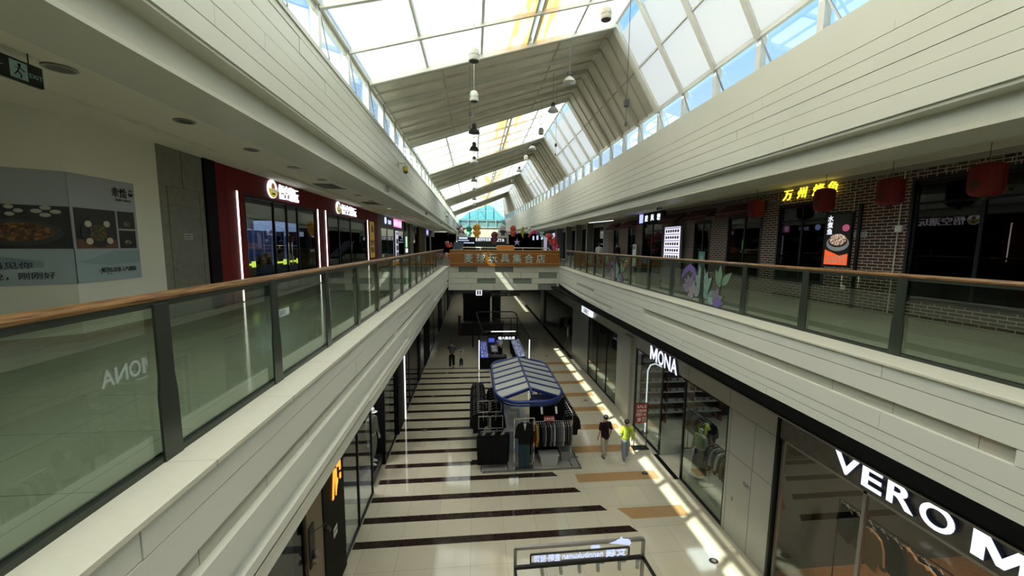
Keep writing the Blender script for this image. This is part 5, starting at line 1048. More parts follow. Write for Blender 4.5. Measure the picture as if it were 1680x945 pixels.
# ================================================================== DARK FOOD STALL FARTHER BACK
t = thing('food_stall', 'dark fretwork food stall with red posts under the bridge', 'stall', (.3, 32, 0)); m = M(); m.box(-1.2, 2.4, 31.5, 32.3, .02, 1.05); obj('counter_front', m, mat('stall_black', (.015, .012, .010), .4), t); m = M(); m.box(-1.0, 1.45, 35, 35.3, .02, 3.3); m.box(-1.0, 1.45, 33.4, 35.3, 2.9, 3.3); obj('back_canopy', m, mat('stall_black', (0, 0, 0)), t)
m = M()
for k in range(9):
    x = -1.1 + k * .39; [m.bar((x + a[0], 31.48, .25 + a[1]), (x + b[0], 31.48, .25 + b[1]), .018) for a, b in (((0, 0), (.32, 0)), ((.32, 0), (.32, .55)), ((.32, .55), (0, .55)), ((0, .55), (0, 0)), ((.1, .15), (.22, .15)), ((.22, .15), (.22, .4)), ((.22, .4), (.1, .4)))]
obj('fretwork', m, mat('fret_grey', (.12, .11, .10), .5), t)
for x in (-1.3, 1.75): m = M(); m.box(x, x + .18, 31.45, 31.65, .02, 1.6); m.lathe([(.13, 1.6), (.15, 1.65), (.05, 1.72)], (x + .09, 31.55, 0), 10); obj('post', m, mat('stall_red', (.09, .015, .012), .4), t)
m = M(); m.box(-1.2, 2.5, 31.4, 32.4, 1.05, 1.09); obj('counter_top', m, mat('stall_top', (.2, .2, .19), .2), t)
t = thing('green_screen', 'tall dark green panel beside the dark food stall', 'panel', (1.8, 35, 0)); m = M(); m.box(1.6, 2.4, 35.0, 35.1, .02, 3.4); obj('panel', m, mat('deep_green', (.015, .11, .06), .4), t); m = M(); m.box(1.57, 2.43, 34.98, 35.12, .0, .1); obj('foot', m, BLKM, t)
t = thing('hanging_sign', 'small white lit square sign with two bars under the bridge', 'sign', (.4, 30, 3.6)); m = M(); m.box(.13, .60, 30, 30.06, 3.55, 4.0); obj('board', m, SIGNW, t, bevel=.03); m = M(); m.box(.22, .33, 29.985, 30, 3.62, 3.93); m.box(.40, .51, 29.985, 30, 3.62, 3.93); obj('bar_symbol', m, DARK, t); m = M(); m.bar((.36, 30.03, 4.0), (.36, 30.03, 4.55), .02); obj('hanger', m, BLKM, t)
t = thing('direction_sign', 'long grey pill shaped direction sign hanging under the bridge', 'sign', (2.2, 27, 4)); m = M(); m.prism([(1.25 + .13 * math.cos(a), 4.02 + .13 * math.sin(a)) for a in [PI / 2 + PI * k / 8 for k in range(9)]] + [(3.1 + .13 * math.cos(a), 4.02 + .13 * math.sin(a)) for a in [-PI / 2 + PI * k / 8 for k in range(9)]], lambda u, v, s: (u, s, v), 27, 27.06); obj('board', m, mat('sign_brown', (.10, .085, .075), .4), t); text('洗手间　电梯', .13, (2.15, 26.98, 4.02), RF, UP, WHITE, t, .006); m = M(); [m.bar((x, 27.03, 4.14), (x, 27.03, 4.55), .02) for x in (1.5, 2.8)]; obj('hanger', m, BLKM, t); text('←', .16, (1.3, 26.98, 4.02), RF, UP, WHITE, t, .006, 0, 'arrow')
rack('clothes_rack', 'far rack of assorted clothes in the open shop beyond the grey pillar', 6.75, 8.2, 27.2, 27.2, 1.7)
for i in range(9): hang(JK, (6.85 + i * .16, 27.2, 1.68), PI / 2 - .5, 'garment on the far rack beyond the grey pillar, number %d from the left' % (i + 1), 'garments on the far rack', ['white', 'brown', 'black', 'grey', 'orange', 'black', 'brown', 'white', 'char'][i])
rack('clothes_rack', 'second far rack of dark clothes, deeper in the open shop', 6.9, 8.4, 30.5, 30.5, 1.7)
for i in range(9): hang(JK, (7.0 + i * .16, 30.5, 1.68), PI / 2 - .5, 'garment on the deeper far rack, number %d from the left' % (i + 1), 'garments on the deeper far rack', random.choice(['black', 'char', 'grey', 'white', 'brown']))

# ================================================================== RIGHT GROUND SHOPS
def letter_m(X, y, z, w, h, s, mt, parent, name, th):
    P = [(0, 0), (0, h), (1.15 * s, h), (w / 2, .42 * h), (w - 1.15 * s, h), (w, h), (w, 0), (w - s, 0), (w - s, .60 * h), (w / 2 + .3 * s, .1 * h), (w / 2 - .3 * s, .1 * h), (s, .60 * h), (s, 0)]
    m = M(); m.prism([(u - w / 2, v - h / 2) for u, v in P], lambda u, v, q: (X - q, y - u, z + v), 0, th); bmesh.ops.triangulate(m.b, faces=m.b.faces); return obj(name, m, mt, parent)
t = thing('shop_sign', 'four white lit letters above the right shop doorway', 'sign', (HX, 12.6, 3.65)); LS = mat('letter_side', (.10, .12, .22), .4)
for ch, y in zip('MONA', (13.18, 12.64, 12.18, 11.74)):
    if ch == 'M': o = letter_m(HX - .09, y, 3.60, .55, .50, .10, SIGNW, t, 'letter', .01); letter_m(HX - .02, y, 3.60, .57, .515, .11, LS, o, 'letter_return', .065); continue
    w_ = .40; o = text(ch, .70, (HX - .055, y, 3.60), RR, UP, SIGNW, t, .01, .003 if ch == 'M' else .012, 'letter', width=w_); o.location.x = -.04; text(ch, .70, (HX - .05, y, 3.60), RR, UP, LS, o, .06, .005 if ch == 'M' else .016, 'letter_return', width=w_ + .015).location.x = .04
t = thing('shop_sign', 'small white lit sign above the farther right shop', 'sign', (HX, 21.5, 3.75)); m = M(); m.box(HX - .14, HX - .02, 20.7, 22.6, 3.52, 3.92); obj('board', m, SIGNW, t); text('ONLY', .38, (HX - .15, 21.65, 3.72), RR, UP, mat('letter_grey', (.2, .2, .25), .4), t, .01, .01)
t = thing('shop_sign', 'large white lit letters on the marble band at lower right', 'sign', (HX, 4.5, 3.68))
for ch, y in zip('VERO MODA', (5.81, 5.37, 4.94, 4.47, 0, 3.78, 3.2, 2.65, 2.15)):
    if ch == 'M': o = letter_m(HX - .10, y, 3.72, .58, .37, .13, SIGNW, t, 'letter', .01); letter_m(HX - .03, y, 3.72, .60, .38, .14, LS, o, 'letter_return', .065); continue
    if ch != ' ': o = text(ch, .50, (HX - .10, y, 3.72), RR, UP, SIGNW, t, .01, .004 if ch == 'M' else .020, 'letter', width={'V': .46, 'E': .32, 'R': .38, 'O': .42, 'M': .56}.get(ch, .42)); text(ch, .50, (HX - .06, y, 3.72), RR, UP, LS, o, .06, .006 if ch == 'M' else .024, 'letter_return', width={'V': .47, 'E': .33, 'R': .39, 'O': .43, 'M': .57}.get(ch, .43))
t = thing('sale_board', 'red and white SALE board on a black stand outside the right shop', 'sign', (6.05, 13.2, 0)); x0, x1 = 5.93, 6.35; y = 13.15
m = M(); m.box(x0, x1, y, y + .03, 1.0, 1.72); obj('board', m, mat('sale_red', (.40, .012, .015), .5), t)
m = M(); m.bar((x0 - .03, y + .02, .03), (x0 - .03, y + .02, 1.76), .025); m.bar((x1 + .03, y + .02, .03), (x1 + .03, y + .02, 1.76), .025); m.bar((x0 - .03, y + .02, 1.75), (x1 + .03, y + .02, 1.75), .025); obj('stand_frame', m, BLKM, t); m = M(); m.box(x0 - .08, x1 + .1, y - .12, y + .18, .004, .03); obj('foot_plate', m, BLKM, t)
text('SALE', .15, ((x0 + x1) / 2, y - .004, 1.63), RF, UP, WHITE, t, .004, .02, width=.36); text('店铺到期', .12, ((x0 + x1) / 2, y - .004, 1.47), RF, UP, WHITE, t, .004, .012, width=.36)
m = M(); m.box(x0 + .02, x0 + .24, y - .004, y, 1.25, 1.38); m.box(x0 + .24, x1 - .02, y - .004, y, 1.04, 1.21); obj('white_block', m, WHITE, t); text('全场', .12, (x0 + .13, y - .007, 1.315), RF, UP, mat('sale_red', (0, 0, 0)), t, .004, .015, width=.2); text('大', .15, (x0 + .33, y - .004, 1.315), RF, UP, WHITE, t, .004, .02); text('清', .17, (x0 + .12, y - .004, 1.125), RF, UP, WHITE, t, .004, .02); text('仓', .16, (x0 + .32, y - .007, 1.125), RF, UP, mat('sale_red', (0, 0, 0)), t, .004, .02)
t = thing('entrance_mat', 'black floor strip at the right shop doorway', 'mat', (6.5, 12, 0)); m = M(); m.box(6.45, 6.6, 11.2, 12.7, .003, .02); obj('strip', m, DARK, t); m = M(); m.box(6.44, 6.45, 11.2, 12.7, .003, .022); obj('edge', m, STEEL, t)
# shoe shelves seen through the glass
SH = [mat('shoe_' + n, c, .4) for n, c in (('black', (.015, .015, .015)), ('tan', (.25, .14, .07)), ('white', (.5, .5, .48)), ('red', (.2, .03, .02)), ('grey', (.12, .12, .12)))]
t = thing('shoe_shelf', 'tall shelf of shoes on the side wall inside the shoe shop', 'shelf', (8.5, 15.3, 0)); m = M(); [m.box(6.95, 10.6, 15.05, 15.5, z, z + .03) for z in (.45, .9, 1.35, 1.8, 2.25, 2.7)]; obj('board', m, mat('shelf_pale', (.4, .4, .38), .4), t); m = M(); [m.box(x, x + .04, 15.05, 15.5, 0, 3.0) for x in (6.92, 8.1, 9.3, 10.6)]; obj('side', m, mat('shelf_brown', (.13, .04, .03), .4), t)
sm = M(); sm.ball((0, 0, .035), .04, .11, .035, 8, 6); sm.ball((0, -.06, .07), .035, .045, .045, 8, 6); sme = sm.mesh(True); sme.materials.append(SH[0]); cnt = 0
for iz, z in enumerate((.48, .93, 1.38, 1.83, 2.28, 2.73)):
    for ix in range(11):
        o = bpy.data.objects.new('shoe', sme); C.objects.link(o); o.location = (7.08 + ix * .31, 15.2, z); o.rotation_euler = (0, 0, random.uniform(-.4, .4)); o.material_slots[0].link = 'OBJECT'; o.material_slots[0].material = random.choice(SH)
        tag(o, 'single shoe on the shelf inside the shoe shop', 'shoe', 'shoes on the shelves of the shoe shop')
t = thing('floor_rack', 'white arched light tube rack in the right shop window', 'rack', (6.9, 14.1, 0)); m = M(); m.tube([(6.85, 14.3, .05), (6.85, 14.3, 2.6), (6.9, 14.2, 2.85), (6.95, 13.9, 3.0), (6.95, 13.2, 3.05)], .03, 8); obj('light_tube', m, mat('soft_white', (.8, .8, .8), emit=.8), t); m = M(); m.lathe([(.15, .02), (.15, .05)], (6.85, 14.3, 0), 12); obj('foot', m, BLKM, t)
t = thing('wall_light', 'white vertical light panel inside the right shop window', 'light', (8.0, 10.3, 2.4)); m = M(); m.box(8.2, 8.25, 10.35, 10.5, 2.3, 2.95); obj('panel', m, NEON, t); m = M(); m.box(8.25, 8.3, 10.3, 10.55, 2.25, 3.0); obj('back', m, WHITE, t)
rack('clothes_rack', 'rack of black and white tops in the right shop window', 7.3, 7.3, 9.4, 10.7, 1.55, col=CHROME)
for i in range(10): hang(JK, (7.3, 9.5 + i * .125, 1.53), .15, 'top on the rack in the right shop window, number %d from the near end' % (i + 1), 'tops in the right shop window', ['white', 'black', 'black', 'grey', 'black', 'white', 'black', 'pale', 'black', 'black'][i])
rack('clothes_rack', 'rack of dark clothes standing behind the right shop doorway', 7.9, 7.9, 11.6, 13.0, 1.65, col=BLKM)
for i in range(10): hang(JK, (7.9, 11.7 + i * .13, 1.63), .1, 'dark garment behind the right shop doorway, number %d from the near end' % (i + 1), 'garments behind the right shop doorway', random.choice(['black', 'char', 'green', 'slate']))
t = thing('boot_display', 'pair of pale boots on the floor of the right shop window', 'shoes', (7.1, 9.5, 0))
for dx in (-.08, .08): m = M(); m.tube([(7.1 + dx, 9.5, .06), (7.1 + dx, 9.52, .35), (7.1 + dx, 9.52, .42)], .05, 10, radii=[.045, .05, .055]); m.ball((7.1 + dx, 9.42, .05), .045, .12, .045); obj('boot', m, SH[2], t, True)
notice(HX - .001, 8.25, 1.72, .26, .12, 'small notice plate on the grey panel wall beside the right shop window', -1)
m = M(); m.box(HX - .02, HX, 8.70, 8.73, 1.0, 1.1); tag(obj('door_catch', m, STEEL), 'small steel catch on the grey panel door right of that shop window', 'door handle')
# VERO MODA interior: garments on rails, lit floor
rack('clothes_rack', 'rail of black and orange tops behind the glass at lower right', 8.0, 8.0, 5.0, 7.2, 2.05, col=BLKM)
for i, cn in enumerate(['orange', 'black', 'black', 'orange', 'black', 'black', 'black', 'brown', 'black']): hang(JK, (8.0, 5.1 + i * .24, 2.03), 1.2, '%s top behind the glass at lower right, number %d from the near end' % (cn, i + 1), 'tops behind the glass at lower right', cn)
hang(JK, (7.6, 6.15, 2.18), 1.35, 'orange knit top hanging in front, behind the glass at lower right', 'front tops behind the glass at lower right', 'orange')
hang(JK, (7.7, 5.3, 2.15), 1.35, 'second orange top nearer the frame edge behind the glass at lower right', 'front tops behind the glass at lower right', 'orange')
for i, (x, y) in enumerate(((7.7, 4.4), (7.95, 4.15))):
    m = M(); m.lathe([(.02, .05), (.12, .06), (.16, .2), (.15, .38), (.10, .46), (.02, .48)], (x, y, 0), 14); tag(obj('velvet_stool', m, mat('sage_velvet', (.12, .14, .12), .9), None, True), 'round grey green stool on the orange shop floor, ' + ['left one', 'right one'][i], 'stool', 'stools in the shop at lower right')
l = bpy.data.lights.new('shop_fill_light', 'AREA'); l.energy = 130; l.color = (1, .8, .6); l.size = 1.5; lo = bpy.data.objects.new('shop_fill_light', l); C.objects.link(lo); lo.location = (9.2, 4.5, 4.1)  # warm area light added without a fixture, to make the orange floor visible
for x, y, e in ((8.6, 12.5, 30), (8.6, 10, 8), (8.5, 19, 14), (-4.0, 12, 60)): l = bpy.data.lights.new('shop_fill_light', 'AREA'); l.energy = e; l.size = 1.0; lo = bpy.data.objects.new('shop_fill_light', l); C.objects.link(lo); lo.location = (x, y, 4.1)  # area lights added without fixtures; the last one brightens the capped mannequins
# ================================================================== LEFT GROUND SHOPS
t = thing('shop_sign', 'orange lit angular logo on the black column at lower left', 'sign', (GX, 8.1, 2)); f = GX + .03
OR = mat('orange_lit', (.9, .25, .02), emit=1.3, ecol=(.95, .28, .03)); g = lambda u, v, s: (f + s, 7.9 + u, 2.33 + v)
for P in ([(0, -.2), (.06, -.2), (.16, .30), (.22, .30), (.22, .38), (.10, .38)], [(.20, -.22), (.27, -.05), (.27, .36), (.20, .36)], [(.27, -.05), (.33, .02), (.33, .10), (.27, .05)], [(.30, .36), (.30, .48), (.52, .40), (.52, .20), (.46, .20), (.46, .30)], [(.46, .12), (.52, .12), (.52, .0), (.46, .0)]): m = M(); m.prism(P, g, 0, .02); obj('logo_stroke', m, OR, t)
text('ANTA 安踏' if False else '运动生活', .17, (f, 8.1, 2.90), RL, UP, SIGNB, t, .02, .02, width=.62)
o = thing('notice_plate', 'small white notice on the black column at lower left', 'notice', (GX, 8.0, 1.2)); m = M(); m.box(GX + .02, GX + .03, 7.92, 8.12, 1.25, 1.45); obj('plate', m, WHITE, o); text('营业时间', .05, (GX + .033, 8.02, 1.37), RL, UP, INK, o, .002, width=.16)
o = obj('led_strip', M().box(GX + .04, GX + .075, 16.28, 16.32, .02, 3.3), NEON); tag(o, 'tall vertical white light strip on the black pillar of the left ground shops', 'light strip')
t = thing('wall_lamp', 'small bronze wall lamp with glowing bulb on the brown panel at lower left', 'lamp', (-3, 7.1, 2)); m = M(); m.tube([(-3, 6.85, 2.22), (-2.86, 6.95, 2.25), (-2.8, 7.12, 2.22), (-2.8, 7.15, 2.14)], .008, 6); m.lathe([(.04, -.01), (.04, .01)], (-3, 6.85, 2.22), 10, 'X'); obj('arm', m, CHAR, t); m = M(); m.lathe([(.07, 2.02), (.06, 2.08), (.02, 2.14)], (-2.8, 7.15, 0), 12); obj('lamp_shade', m, mat('bronze', (.08, .05, .03), .4, .5), t, True); m = M(); m.ball((-2.8, 7.15, 2.04), .025); obj('bulb', m, mat('warm_bulb', (1, .6, .2), emit=12, ecol=(1, .65, .3)), t, True)
t = thing('wall_lamp', 'second bronze wall lamp glowing at the very lower left', 'lamp', (-3, 5.7, 3)); m = M(); m.tube([(-3, 5.45, 3.28), (-2.86, 5.5, 3.3), (-2.8, 5.6, 3.22)], .008, 6); obj('arm', m, CHAR, t); m = M(); m.lathe([(.07, 3.08), (.06, 3.14), (.02, 3.20)], (-2.8, 5.6, 0), 12); obj('lamp_shade', m, mat('bronze', (0, 0, 0)), t, True); m = M(); m.ball((-2.8, 5.6, 3.10), .025); obj('bulb', m, mat('warm_bulb', (0, 0, 0)), t, True)
t = thing('wall_plaque', 'dark framed plaque with a pale flower bunch on the brown panel', 'wall decoration', (-3, 6.9, 1.8)); m = M(); m.box(-3, -2.97, 6.78, 7.0, 1.55, 2.35); obj('plaque', m, mat('plaque_dark', (.03, .02, .018), .5), t, bevel=.01); m = M(); [m.ball((-2.93 + random.uniform(-.02, .03), 6.9 + random.uniform(-.07, .07), 1.72 + random.uniform(-.1, .1)), .035, .035, .03, 8, 5) for _ in range(12)]; obj('flower_bunch', m, mat('dusty_pink', (.40, .28, .24), .7), t, True)
# ================================================================== SIGN FRAME OF THE NEAREST STALL
t = thing('market_stall', 'steel box frame of the nearest stall at the bottom of the view', 'stall frame', (1.8, 6, 0))
m = M(); x0, x1 = .69, 2.95
for x in (x0, x1): m.bar((x, 6, 0.0), (x, 6, 2.40), .05)
m.bar((x0, 6, 2.38), (x1, 6, 2.40), .05); obj('front_frame', m, STEEL, t); m = M(); m.bar((x0, 6, 2.02), (x1, 6, 2.06), .05); m.bar((x1, 6, 2.06), (x1 + .1, 4.2, 2.06), .045); m.bar((x0, 6, 2.02), (x0 - .05, 4.2, 2.02), .045); obj('lower_bar', m, BLKM, t)
t = thing('light_box_sign', 'mirrored looking lit letter sign seen from behind in the nearest stall frame', 'sign', (1.8, 5.95, 2.1)); m = M(); [m.bar(p, q, .025) for p, q in (((.95, 5.97, 2.10), (2.68, 5.97, 2.12)), ((.95, 5.97, 2.27), (2.68, 5.97, 2.29)), ((.95, 5.97, 2.10), (.95, 5.97, 2.27)), ((2.68, 5.97, 2.12), (2.68, 5.97, 2.29)))]; obj('sign_rim', m, CHAR, t)
text('金朝·服饰', .17, (1.12 + .12, 5.98, 2.185), (-1, 0, 0), UP, SIGNB, t, .02, .005, width=.46); text('nannbukunan', .14, (1.86, 5.98, 2.19), (-1, 0, 0), UP, SIGNB, t, .02, .008, width=.72); text('女装', .17, (2.45, 5.98, 2.20), (-1, 0, 0), UP, SIGNB, t, .02, .008, width=.36)
m = M(); m.prism([(-.2, .02), (0, .08), (.02, .13), (.05, .08), (.17, .06), (.2, 0), (.16, -.04), (-.05, 0)], lambda u, v, s: (2.52 + u, 5.98 + s, 2.36 + v), -.01, .01); obj('feather_logo', m, SIGNB, t); m = M(); m.lathe([(.05, 0), (.05, .02)], (2.05, 5.98, 2.31), 10, 'Y'); m.lathe([(.04, 0), (.04, .02)], (2.13, 5.98, 2.31), 10, 'Y'); obj('round_logo', m, SIGNB, t)
for i in range(6):
    x = 1.15 + .33 * i + (.06 if i > 3 else 0); o = thing('spotlight', 'white track spotlight hanging from the nearest stall bar, number %d from the left' % (i + 1), 'spotlight', (x, 6, 2.0), 'spotlights of the nearest stall'); m = M(); m.tube([(x, 6.0, 1.97), (x + .03, 6.06, 1.80)], .032, 12); obj('barrel', m, mat('spot_white', (.5, .5, .47), .4), o, True); m = M(); m.box(x - .02, x + .12, 5.99, 6.02, 1.985, 2.01); m.bar((x, 6, 2.0), (x, 6, 1.95), .015); obj('adapter', m, mat('spot_white', (0, 0, 0)), o)
# floor service covers
for i, (x, y) in enumerate(((5.72, 8.0), (5.63, 11.6), (-2.0, 15.2), (-2.05, 18.8), (5.4, 17.7), (4.9, 25.3), (-1.6, 22.2))):
    t = thing('floor_cover', 'dark oval service cover in the floor, ' + ['nearest, by the grey panel wall', 'by the right shop doorway', 'on a stripe beside the left pillar', 'farther up on a stripe at left', 'beside the blue canopy at right', 'by the far right window', 'before the adult and child'][i], 'floor cover', (x, y, 0), 'floor service covers'); m = M(); m.lathe([(.11, .003), (.11, .007), (.10, .008)], (x, y, 0), 18, sx=1.0, sy=.8); obj('plate', m, CHAR, t); m = M(); m.lathe([(.05, .008), (.05, .010)], (x, y, 0), 12); obj('socket', m, STEEL, t)
# ================================================================== PLAY AREA ON THE BRIDGE
t = thing('pipe_rail', 'white pipe rail with rounded ends behind the orange board', 'railing', (2, 25.6, 6)); m = M(); m.tube([(-.85, 25.6, 6.0), (-.85, 25.6, 7.18), (-.7, 25.6, 7.30), (4.9, 25.6, 7.30), (5.05, 25.6, 7.18), (5.05, 25.6, 6.0)], .035, 8); obj('pipe', m, mat('pale_pipe', (.55, .50, .46), .4), t, True); m = M(); [m.bar((x, 25.6, 6), (x, 25.6, 7.28), .03) for x in (.4, 1.8, 3.2)]; obj('upright', m, WHITE, t)
t = thing('pill_sign', 'orange pill shaped plate with pale rim on top of the bridge board', 'sign', (2.05, 25.0, 7.2)); m = M(); P = lambda r, x0, x1, z: [(x0 + r * math.cos(a), z + r * math.sin(a)) for a in [PI / 2 + PI * k / 8 for k in range(9)]] + [(x1 + r * math.cos(a), z + r * math.sin(a)) for a in [-PI / 2 + PI * k / 8 for k in range(9)]]
m.prism(P(.15, 1.55, 2.45, 7.31), lambda u, v, s: (u, s, v), 25.0, 25.05); obj('rim', m, mat('pale_rim', (.7, .55, .4), .4), t); m = M(); m.prism(P(.125, 1.55, 2.45, 7.31), lambda u, v, s: (u, s, v), 24.98, 25.0); obj('plate', m, mat('orange_plate', (.5, .18, .02), .4), t); m = M(); m.bar((1.8, 25.02, 7.12), (1.8, 25.02, 7.18), .03); m.bar((2.3, 25.02, 7.12), (2.3, 25.02, 7.18), .03); obj('foot', m, WHITE, t)
vin = lambda n, c: mat('vinyl_' + n, c, .2)
YEL, GRN, REDV, SIL, MAR, OLV, PNK, TEAL = vin('yellow', (.75, .38, .03)), vin('green', (.02, .30, .16)), vin('red', (.5, .05, .03)), vin('silver', (.55, .55, .55)), vin('maroon', (.12, .01, .02)), vin('olive', (.30, .28, .03)), vin('pink', (.5, .03, .12)), vin('teal', (.2, .5, .45))
def balloon(x, y, z, s, a, b, label, kind):
    """generic foil balloon: figure, leaf, crescent, fish ..."""
    t = thing('foil_balloon', label, 'balloon', (x, y, z), 'balloons over the play area'); k = s
    if kind == 'figure':
        m = M(); m.ball((x, y, z + .28 * k), .26 * k, .18 * k, .27 * k); obj('head', m, a, t, True); m = M(); m.ball((x, y, z - .12 * k), .18 * k, .14 * k, .22 * k); [m.ball((x + q * .2 * k, y, z - .05 * k), .07 * k, .06 * k, .12 * k) for q in (-1, 1)]; [m.ball((x + q * .09 * k, y, z - .32 * k), .07 * k, .07 * k, .10 * k) for q in (-1, 1)]; obj('trunk', m, b, t, True); m = M(); [m.ball((x + q * .09 * k, y - .17 * k, z + .3 * k), .035 * k) for q in (-1, 1)]; obj('eyes', m, INK, t, True)
    elif kind == 'leaf':
        m = M(); m.prism([(.05, .45), (.15, .2), (.16, -.05), (.08, -.3), (.10, -.5), (-.02, -.35), (-.12, -.05), (-.12, .2)], lambda u, v, q: (x + u * k, y + q, z + v * k), -.06, .06); obj('leaf_body', m, a, t)
    elif kind == 'arc':
        m = M(); m.tube([(x + .35 * k * math.cos(q), y, z + .45 * k * math.sin(q)) for q in [.5 + 2.6 * i / 8 for i in range(9)]], .1 * k, 10, radii=[.03 * k, .08 * k, .12 * k, .14 * k, .15 * k, .14 * k, .11 * k, .08 * k, .03 * k]); obj('arc_body', m, a, t, True); m = M(); m.ball((x + .25 * k, y, z + .35 * k), .12 * k); obj('tip', m, b, t, True)
    elif kind == 'star':
        m = M(); m.prism([(.42 * math.cos(PI / 2 + PI * i / 5) * (1 if i % 2 == 0 else .42), .42 * math.sin(PI / 2 + PI * i / 5) * (1 if i % 2 == 0 else .42)) for i in range(10)], lambda u, v, q: (x + u * k, y + q, z + v * k), -.07, .07); obj('star_body', m, a, t); m = M(); m.ball((x, y - .05, z), .16 * k, .08 * k, .16 * k); obj('centre', m, b, t, True)
    else:
        m = M(); [m.ball((x + random.uniform(-.3, .3) * k, y + random.uniform(-.1, .1), z + random.uniform(-.3, .3) * k), .14 * k) for _ in range(12)]; obj('cluster', m, a, t, True); m = M(); [m.ball((x + random.uniform(-.3, .3) * k, y - .1, z + random.uniform(-.3, .3) * k), .07 * k) for _ in range(6)]; obj('spots', m, b, t, True)
    m = M(); m.tube([(x, y, z + .5 * k), (x, y, (roofz(x) if x < 4.4 else 14.4 - (x - 4.4) / 1.8 * 2.3) - .06)], .003, 4); obj('string', m, STEEL, t); return t
for a in ((-.95, 29, 8.55, 1.0, MAR, SIL, 'dark red and silver star balloon beside the curved left corner', 'star'), (-.40, 30, 8.4, .9, GRN, TEAL, 'green balloon figure left of the yellow one', 'figure'), (.20, 30, 8.45, 1.15, YEL, YEL, 'large yellow balloon figure above the orange board', 'figure'), (1.55, 30, 7.95, 1.0, MAR, MAR, 'maroon balloon figure in front of the dark green shop', 'figure'), (2.2, 30, 8.55, .9, SIL, INK, 'black and white balloon figure right of centre', 'figure'), (2.98, 30, 8.5, .9, REDV, REDV, 'red balloon figure hanging near the right cladding', 'figure'), (3.7, 30, 8.5, 1.0, OLV, OLV, 'olive yellow leaf shaped balloon', 'leaf'), (4.15, 29.2, 8.55, .55, SIL, SIL, 'small silver balloon figure beside the pink crescent', 'figure'), (4.6, 30, 8.05, 1.05, PNK, vin('violet', (.2, .05, .4)), 'pink crescent balloon with violet tip', 'arc'), (3.3, 30, 7.7, .7, vin('lilac', (.2, .15, .4)), SIL, 'small lilac star balloon low behind the orange board', 'star'), (5.2, 29.6, 8.3, .5, TEAL, SIL, 'teal and silver cluster balloon at the right corner', 'cluster'), (5.75, 28.6, 7.9, 1.1, REDV, PNK, 'large red and pink cluster of balloons at the right corner', 'cluster'), (5.9, 27.8, 7.2, .7, PNK, WHITE, 'pink and white balloon cluster low at the right corner', 'cluster'), (-1.75, 27, 7.5, .6, REDV, SIL, 'small red cluster balloon at the left end of the board', 'cluster'), (-1.68, 25.3, 6.75, .5, vin('peach', (.6, .35, .25)), REDV, 'small peach balloon cluster just left of the orange board', 'cluster')): balloon(*a)
# escalator-like dark slide at the left of the play area
t = thing('play_slide', 'dark sloping play slide at the left side of the play area', 'slide', (-1.5, 33, 6)); m = M(); m.prism([(30, 6.5), (34, 7.7), (34, 7.55), (30, 6.35)], lambda u, v, s: (s, u, v), -1.75, -.9); obj('chute', m, mat('slide_navy', (.008, .012, .03), .6, spec=.1), t); m = M(); [m.bar((x, y, 6), (x, y, 6.45 + (y - 30) * .29), .06) for x in (-1.75, -.9) for y in (30.3, 33.8)]; obj('post', m, BLKM, t)
# far shops across the end
m = M(); m.box(-2.4, 4.9, 59.3, 59.5, FZ, 7.62); t = thing('far_shopfront', 'dark green far shopfront with white lit characters under the end wall', 'shopfront', (1, 59.4, FZ)); obj('facade', m, mat('far_green', (.012, .035, .028), .3), t); m = M(); [m.bar((x, 59.28, FZ), (x, 59.28, 7.5), .08) for x in (-1.5, .3, 2.2, 4.0)]; obj('mullion', m, mat('far_teal', (.05, .10, .09), .3), t)
t = thing('shop_sign', 'row of white lit characters on the far dark green shopfront', 'sign', (1, 59.2, 8)); m = M(); m.box(-2.4, 4.9, 59.1, 59.25, 7.62, 8.55); obj('board', m, mat('far_black', (.01, .016, .014), .3), t); text('生活超市百货', .52, (1.3, 59.05, 8.25), RF, UP, SIGNW, t, .02, .02, width=2.4); text('服务台', .5, (3.95, 59.05, 8.2), RF, UP, SIGNW, t, .02, .02, width=1.2)
t = thing('shop_sign', 'three pale violet light bars at the far left end of the gallery', 'sign', (-1.5, 58, 6)); m = M(); m.box(-2.5, .2, 58.96, 59.05, 6.0, 8.6); obj('back_board', m, DARK, t)
for x0, x1, z0, z1 in ((-2.3, -1.0, 8.3, 8.55), (-2.4, -.8, 8.02, 8.14), (-2.3, .0, 7.66, 7.80)): m = M(); m.box(x0, x1, 58.9, 58.95, z0, z1); obj('light_bar', m, SIGNB, t)
for i in range(5):
    y = 40 + i * 3.5; t = thing('shop_sign', 'small pale lit sign on the far right gallery front, number %d from the near side' % (i + 1), 'sign', (8.3, y, 8.6), 'lit signs of the far right gallery'); m = M(); m.box(8.3, 8.36, y, y + 1.2, 8.2, 8.75); obj('board', m, SIGNB, t, bevel=.02); m = M(); m.bar((8.33, y + .6, 8.75), (8.33, y + .6, 9.33), .03); obj('hanger', m, BLKM, t)
t = thing('roll_up_banner', 'tall pale lilac standing banner in the far right gallery', 'banner', (6.3, 35, FZ)); m = M(); m.box(6.3, 6.6, 35, 35.03, 6.1, 8.3); obj('sheet', m, mat('banner_lilac', (.5, .45, .62), emit=.25), t); m = M(); m.box(6.25, 6.65, 34.9, 35.13, 6.0, 6.1); obj('foot', m, STEEL, t)
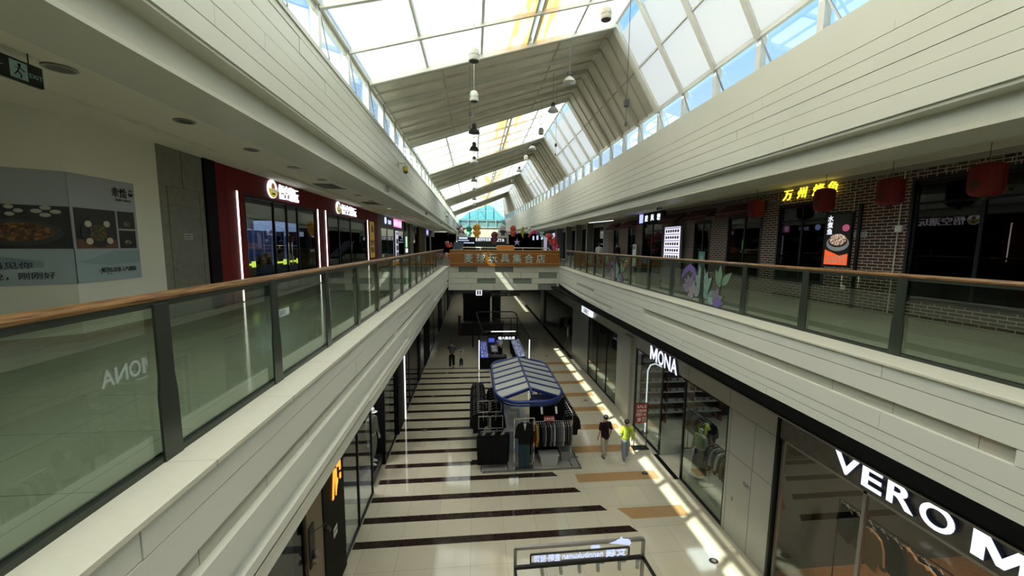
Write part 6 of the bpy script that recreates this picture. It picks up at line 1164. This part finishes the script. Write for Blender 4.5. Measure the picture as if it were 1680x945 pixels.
t = thing('tube_light', 'white tube light fixed under the far right gallery ceiling', 'ceiling light', (8.5, 28, 9)); m = M(); m.bar((8.2, 27.5, 9.12), (8.9, 24.5, 9.12), .05); obj('tube', m, SIGNW, t); m = M(); m.bar((8.25, 27.3, 9.15), (8.25, 27.3, 9.33), .02); m.bar((8.85, 24.8, 9.15), (8.85, 24.8, 9.33), .02); obj('hanger', m, BLKM, t)
# ================================================================== OUTSIDE, SEEN THROUGH THE GLAZING
t = thing('glass_building', 'teal faceted glass building beyond the end gable', 'building', (1.5, 80, 8)); TG = mat('teal_glass', (.15, .50, .52), .15)
m = M(); m.prism([(-3.2, 12.0), (0.5, 15.2), (3.2, 15.2), (6.2, 12.6), (4.6, 11.0), (-1.5, 11.0)], lambda u, v, s: (u, s, v), 78, 86); obj('faceted_volume', m, TG, t); m = M(); m.box(-1.0, 4.2, 79, 85, 0, 11.0); obj('lower_storey', m, mat('teal_wall', (.3, .45, .5), .3), t)
m = M(); [m.bar((x, 77.95, 11), (x, 77.95, 15), .08) for x in (-1, .6, 2.2, 3.8)]; m.bar((-3, 77.95, 12.4), (6, 77.95, 12.4), .08); m.bar((.5, 77.95, 15.2), (3.4, 77.95, 11), .08); obj('mullion', m, mat('teal_dark', (.06, .22, .26), .3), t)
t = thing('white_building', 'white neighbouring roof with curved top outside the right upper windows', 'building', (16, 12, 12)); m = M(); m.box(13.0, 30, 4, 10.6, 11.3, 15.4); obj('block', m, WHITE, t); m = M(); m.prism([(u, 15.4 + 1.0 * math.sin(PI * (u - 4) / 6.6)) for u in [4 + 6.6 * k / 10 for k in range(11)]], lambda u, v, s: (s, u, v), 13.2, 30); obj('curved_roof', m, WHITE, t); m = M(); m.box(12.95, 13.0, 4, 10.6, 15.0, 15.12); obj('cornice_line', m, mat('grey_line', (.3, .32, .36), .5), t)
t = thing('low_white_building', 'low white building with pointed roof outside, farther along the right windows', 'building', (18, 22, 12)); m = M(); m.box(17, 30, 19, 24, 11.3, 15.0); obj('block', m, WHITE, t); m = M(); m.prism([(19, 15.0), (24, 15.0), (21.5, 16.4)], lambda u, v, s: (s, u, v), 17, 30); obj('gable_roof', m, mat('pale_grey', (.5, .52, .56), .5), t)
